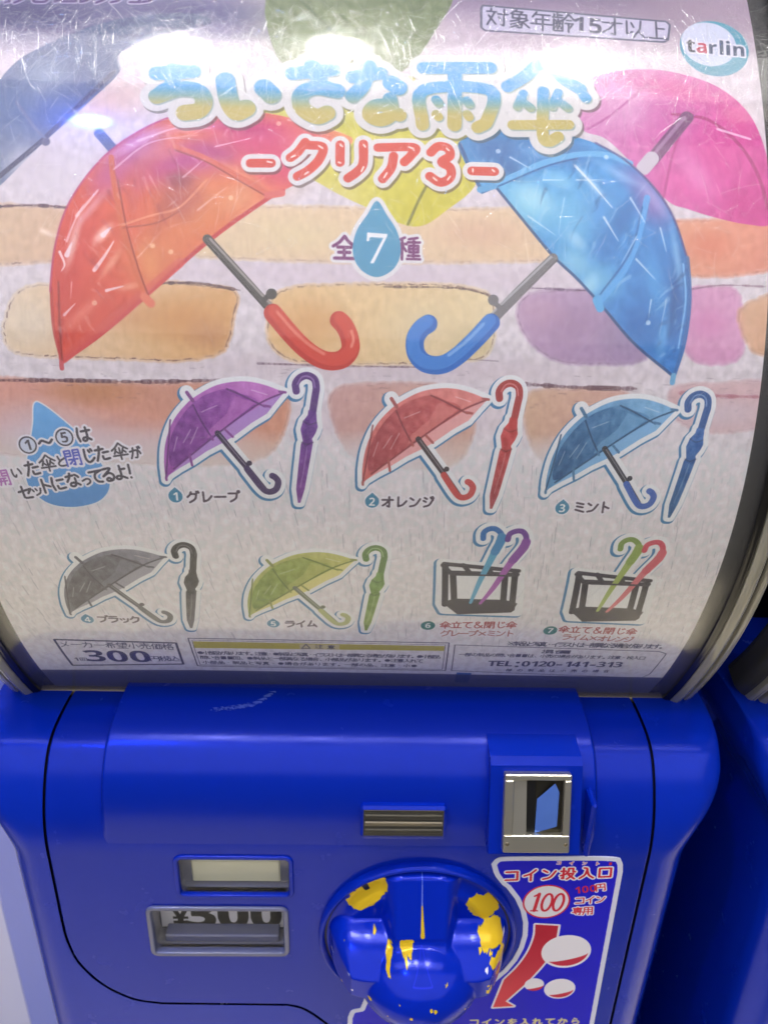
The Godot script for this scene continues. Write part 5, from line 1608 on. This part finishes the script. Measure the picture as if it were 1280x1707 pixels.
	for t in steps(wt0, wt1, 90):
		var p := window(0, t, 0)
		frames.append([p, Vector3.RIGHT, (window(0, t, 0.001) - p) * 1000.0])
	for sg in [-1.0, 1.0]:
		var us := steps(0.1284, 0.1345, 3)
		if sg < 0:
			us.reverse()
		obj("window_edge", grid(func(u: float, t: float) -> Vector3: return window(sg * u, t, -0.0006), us, steps(wt0, wt1, 90)), mats.rim_dark, m)
		var rims := [["134.0,-14 134.0,1.2 134.6,3.0 136.0,3.4 136.8,2.0 137.0,-14", "rim_dark"], ["136.6,-14 136.8,1.6 137.6,4.0 139.4,4.8 141.0,4.0 141.6,1.8 141.7,-14", "rim_clear"], ["141.5,-14 141.6,0.6 142.4,1.4 143.2,0.6 143.3,-14", "rim_dark"], ["143.1,-14 143.2,1.6 144.2,3.0 145.6,2.6 146.2,0.8 146.3,-14", "rim_clear"], ["146.1,-14 146.2,-0.6 147.6,-1.4 149.4,-4.0 150.0,-8 150.2,-14", "rim_plastic"]]  # one clear rim in dark and bright strips, standing in for reflections
		for rd in rims:
			var rim := PackedVector2Array()
			for p in smooth(mm(rd[0]), true, 4):
				rim.append(Vector2(p.x * sg, p.y))
			if sg < 0:
				rim.reverse()
			obj("window_rim", tube_x(rim, frames), mats[rd[1]], m)
	var e := window(0, wt1, 0.0)
	obj("window_lip", tube_x(circle_section(0.0024), [[e + Vector3(-0.138, -0.001, 0.0012), Vector3.BACK, Vector3.DOWN], [e + Vector3(0.138, -0.001, 0.0012), Vector3.BACK, Vector3.DOWN]]), mats.lip, m)
	obj("globe_light_block", box(Vector3(-0.146, 0.93, -0.33), Vector3(0.146, 1.26, -0.115), 0.004), mats.black, m)  # unseen black box, added so no light leaks in behind the sheet
	obj("body_top", box(Vector3(-0.1500, 0.90, -0.30), Vector3(0.1500, 0.9420, -0.080), 0.002), mats.blue_side, m)
	# the machines on either side
	var r := m.duplicate()
	r.name = numbered("capsule_machine", self)
	r.set_meta("label", "blue capsule machine at the right edge, mostly out of view")
	add_child(r)
	r.position = Vector3(0.318, 0, 0.0)
	var c := thing("pale_cabinet", "pale lavender cabinet behind, showing at the lower left edge", "cabinet")
	c.position = Vector3(-0.6, 0, -0.6)
	obj("body", box(Vector3(-0.45, 0.0, -0.3), Vector3(0.42, 1.25, 0.29), 0.006), mats.white_body, c)
	for x in [-0.30, -0.10, 0.10, 0.262, 0.36]:
		obj("rib", box(Vector3(x, 0.02, 0.288), Vector3(x + (0.02 if x < 0.2 else 0.045), 1.23, 0.305), 0.004), mats.white_body if x != 0.262 else mats.lavender, c)


# Fine grooves worn into the clear window: they flash where they lie across the way to a lamp.
func hairlines() -> Mesh:
	var st := SurfaceTool.new()
	st.begin(Mesh.PRIMITIVE_TRIANGLES)
	var count := 0
	for i in 4200:
		var p := Vector2(rng.randf_range(-0.134, 0.134), -0.139 + rng.randfn(0, 0.009))
		if i % 4 == 0:
			p.y = rng.randf_range(-0.17, -0.07)
		if i % 30 == 0:
			p.y = rng.randf_range(-0.06, 0.09)
		var a := rng.randf() * TAU
		var bend := rng.randf_range(-0.09, 0.09)
		var w := rng.randf_range(0.00008, 0.0002)
		var n := 2 + rng.randi() % 6
		var depth := rng.randf_range(0.3, 0.75)
		var h := 0.00235 + (i % 40) * 0.000004
		var step := rng.randf_range(0.0008, 0.0022)
		for k in n + 1:
			var d := Vector2.from_angle(a)
			var o := d.orthogonal()
			var c := window(clampf(p.x, -0.1345, 0.1345), p.y, h)
			var up := ((window(p.x, p.y, h + 0.001) as Vector3) - window(p.x, p.y, h)).normalized()
			var along_t := Vector3(0, up.z, -up.y) * -1.0
			var side := (Vector3.RIGHT * o.x + along_t * o.y).normalized()
			var wk := w * (1.0 if k > 0 and k < n else 0.2)
			for e in [-1.0, 0.0, 1.0]:
				st.set_normal((up + side * e * depth).normalized())
				st.add_vertex(c + side * wk * e)
			if k < n:
				for q in [0, 1, 3, 1, 4, 3, 1, 2, 4, 2, 5, 4]:
					st.add_index(count + q)
			count += 3
			p += d * step
			a += bend
	return st.commit()


func circle_section(r: float) -> PackedVector2Array:
	var out := PackedVector2Array()
	for i in 12:
		out.append(Vector2(r, 0).rotated(TAU * i / 12))
	return out


func fix_poster_uv(o: MeshInstance3D) -> void:
	var a := o.mesh.surface_get_arrays(0)
	var uv: PackedVector2Array = a[Mesh.ARRAY_TEX_UV]
	for i in uv.size():
		uv[i] = Vector2((lerpf(-128.5, 128.5, uv[i].x) + 130.0) / 260.0, (lerpf(-190.0, 120.5, uv[i].y) + 190.0) / 322.0)
	a[Mesh.ARRAY_TEX_UV] = uv
	var am := ArrayMesh.new()
	am.add_surface_from_arrays(Mesh.PRIMITIVE_TRIANGLES, a)
	o.mesh = am


func knob_height(a: float, b: float) -> float:   # millimetres above the front
	var r := Vector2(a, b).length()
	var base := 4.5 - 3.0 * smoothstep(30.0, 38.0, r)
	var d := Vector2(absf(a) - 28.0, absf(b) - 5.5)
	var sd := Vector2(maxf(d.x, 0), maxf(d.y, 0)).length() + minf(maxf(d.x, d.y), 0) - 8.0
	var bar := 25.0 * pow(clampf((1.5 - sd) / 10.0, 0.0, 1.0), 0.5) - 3.0 * smoothstep(20.0, 36.0, absf(a))
	var ridge_w := smoothstep(19.0, 9.5, absf(a))
	var slope := lerpf(5.0, 15.0, clampf((38.0 - b) / 22.0, 0, 1)) if b > 16.0 else lerpf(15.0, 29.0, smoothstep(16.0, 1.0, b))
	var ridge := slope * ridge_w * smoothstep(39.5, 37.5, b) * smoothstep(-12, -8, b)
	var q := Vector2(a / 27.0, (b + 4.0) / 18.5)
	var e := q.length_squared()
	var nose := 36.0 * pow(maxf(0.0, 1.0 - e), 0.36)
	var h := base
	for v in [bar, ridge, nose]:
		var k := 1.3
		var w := clampf(0.5 + 0.5 * (v - h) / k, 0, 1)
		h = lerpf(h, v, w) + k * w * (1 - w) * 0.6
	return h


func knob(m: Node3D) -> void:
	var k := Node3D.new()
	k.name = "turning_knob"
	m.add_child(k)
	k.position = KNOB
	var st := SurfaceTool.new()
	st.begin(Mesh.PRIMITIVE_TRIANGLES)
	var nr := 110
	var na := 330
	for i in nr + 1:
		for j in na:
			var r := 38.5 * i / nr
			var a := TAU * j / na
			var p := Vector2(cos(a), sin(a)) * r
			st.set_uv(Vector2(p.x + 45.0, 45.0 - p.y) / 90.0)
			st.add_vertex(Vector3(p.x, p.y, knob_height(p.x, p.y)) / 1000.0)
	for j in na:
		st.set_uv(Vector2(0.5, 0.02))
		st.add_vertex(Vector3(cos(TAU * j / na), sin(TAU * j / na), 0) * 0.0386 + Vector3(0, 0, -0.001))
	for i in nr + 1:
		for j in na:
			var a := i * na + j
			var b := i * na + (j + 1) % na
			for v in [a, b, b + na, a, b + na, a + na]:
				st.add_index(v)
	st.generate_normals()
	var km := textured("knob_paint", knob_image(), 0.15, 0.3)
	km.metallic = 0.1
	obj("grip", st.commit(), km, k)
	# raised ring round it
	var sec := PackedVector2Array()
	for i in 12:
		sec.append(Vector2(0.0014, 0).rotated(TAU * i / 12))
	var fr := []
	for i in 97:
		var a := TAU * i / 96
		var d := Vector3(cos(a), sin(a), 0)
		fr.append([d * 0.0405 + Vector3(0, 0, 0.0006), d, Vector3.BACK * 2.2])
	obj("ring", tube_x(sec, fr), mats.blue_plastic, k)
	var disc_m := CylinderMesh.new()
	disc_m.top_radius = 0.0403
	disc_m.bottom_radius = 0.0403
	disc_m.height = 0.001
	var b := obj("recess", disc_m, mats.black_gap, k)
	b.rotation.x = PI / 2
	b.position.z = 0.0008
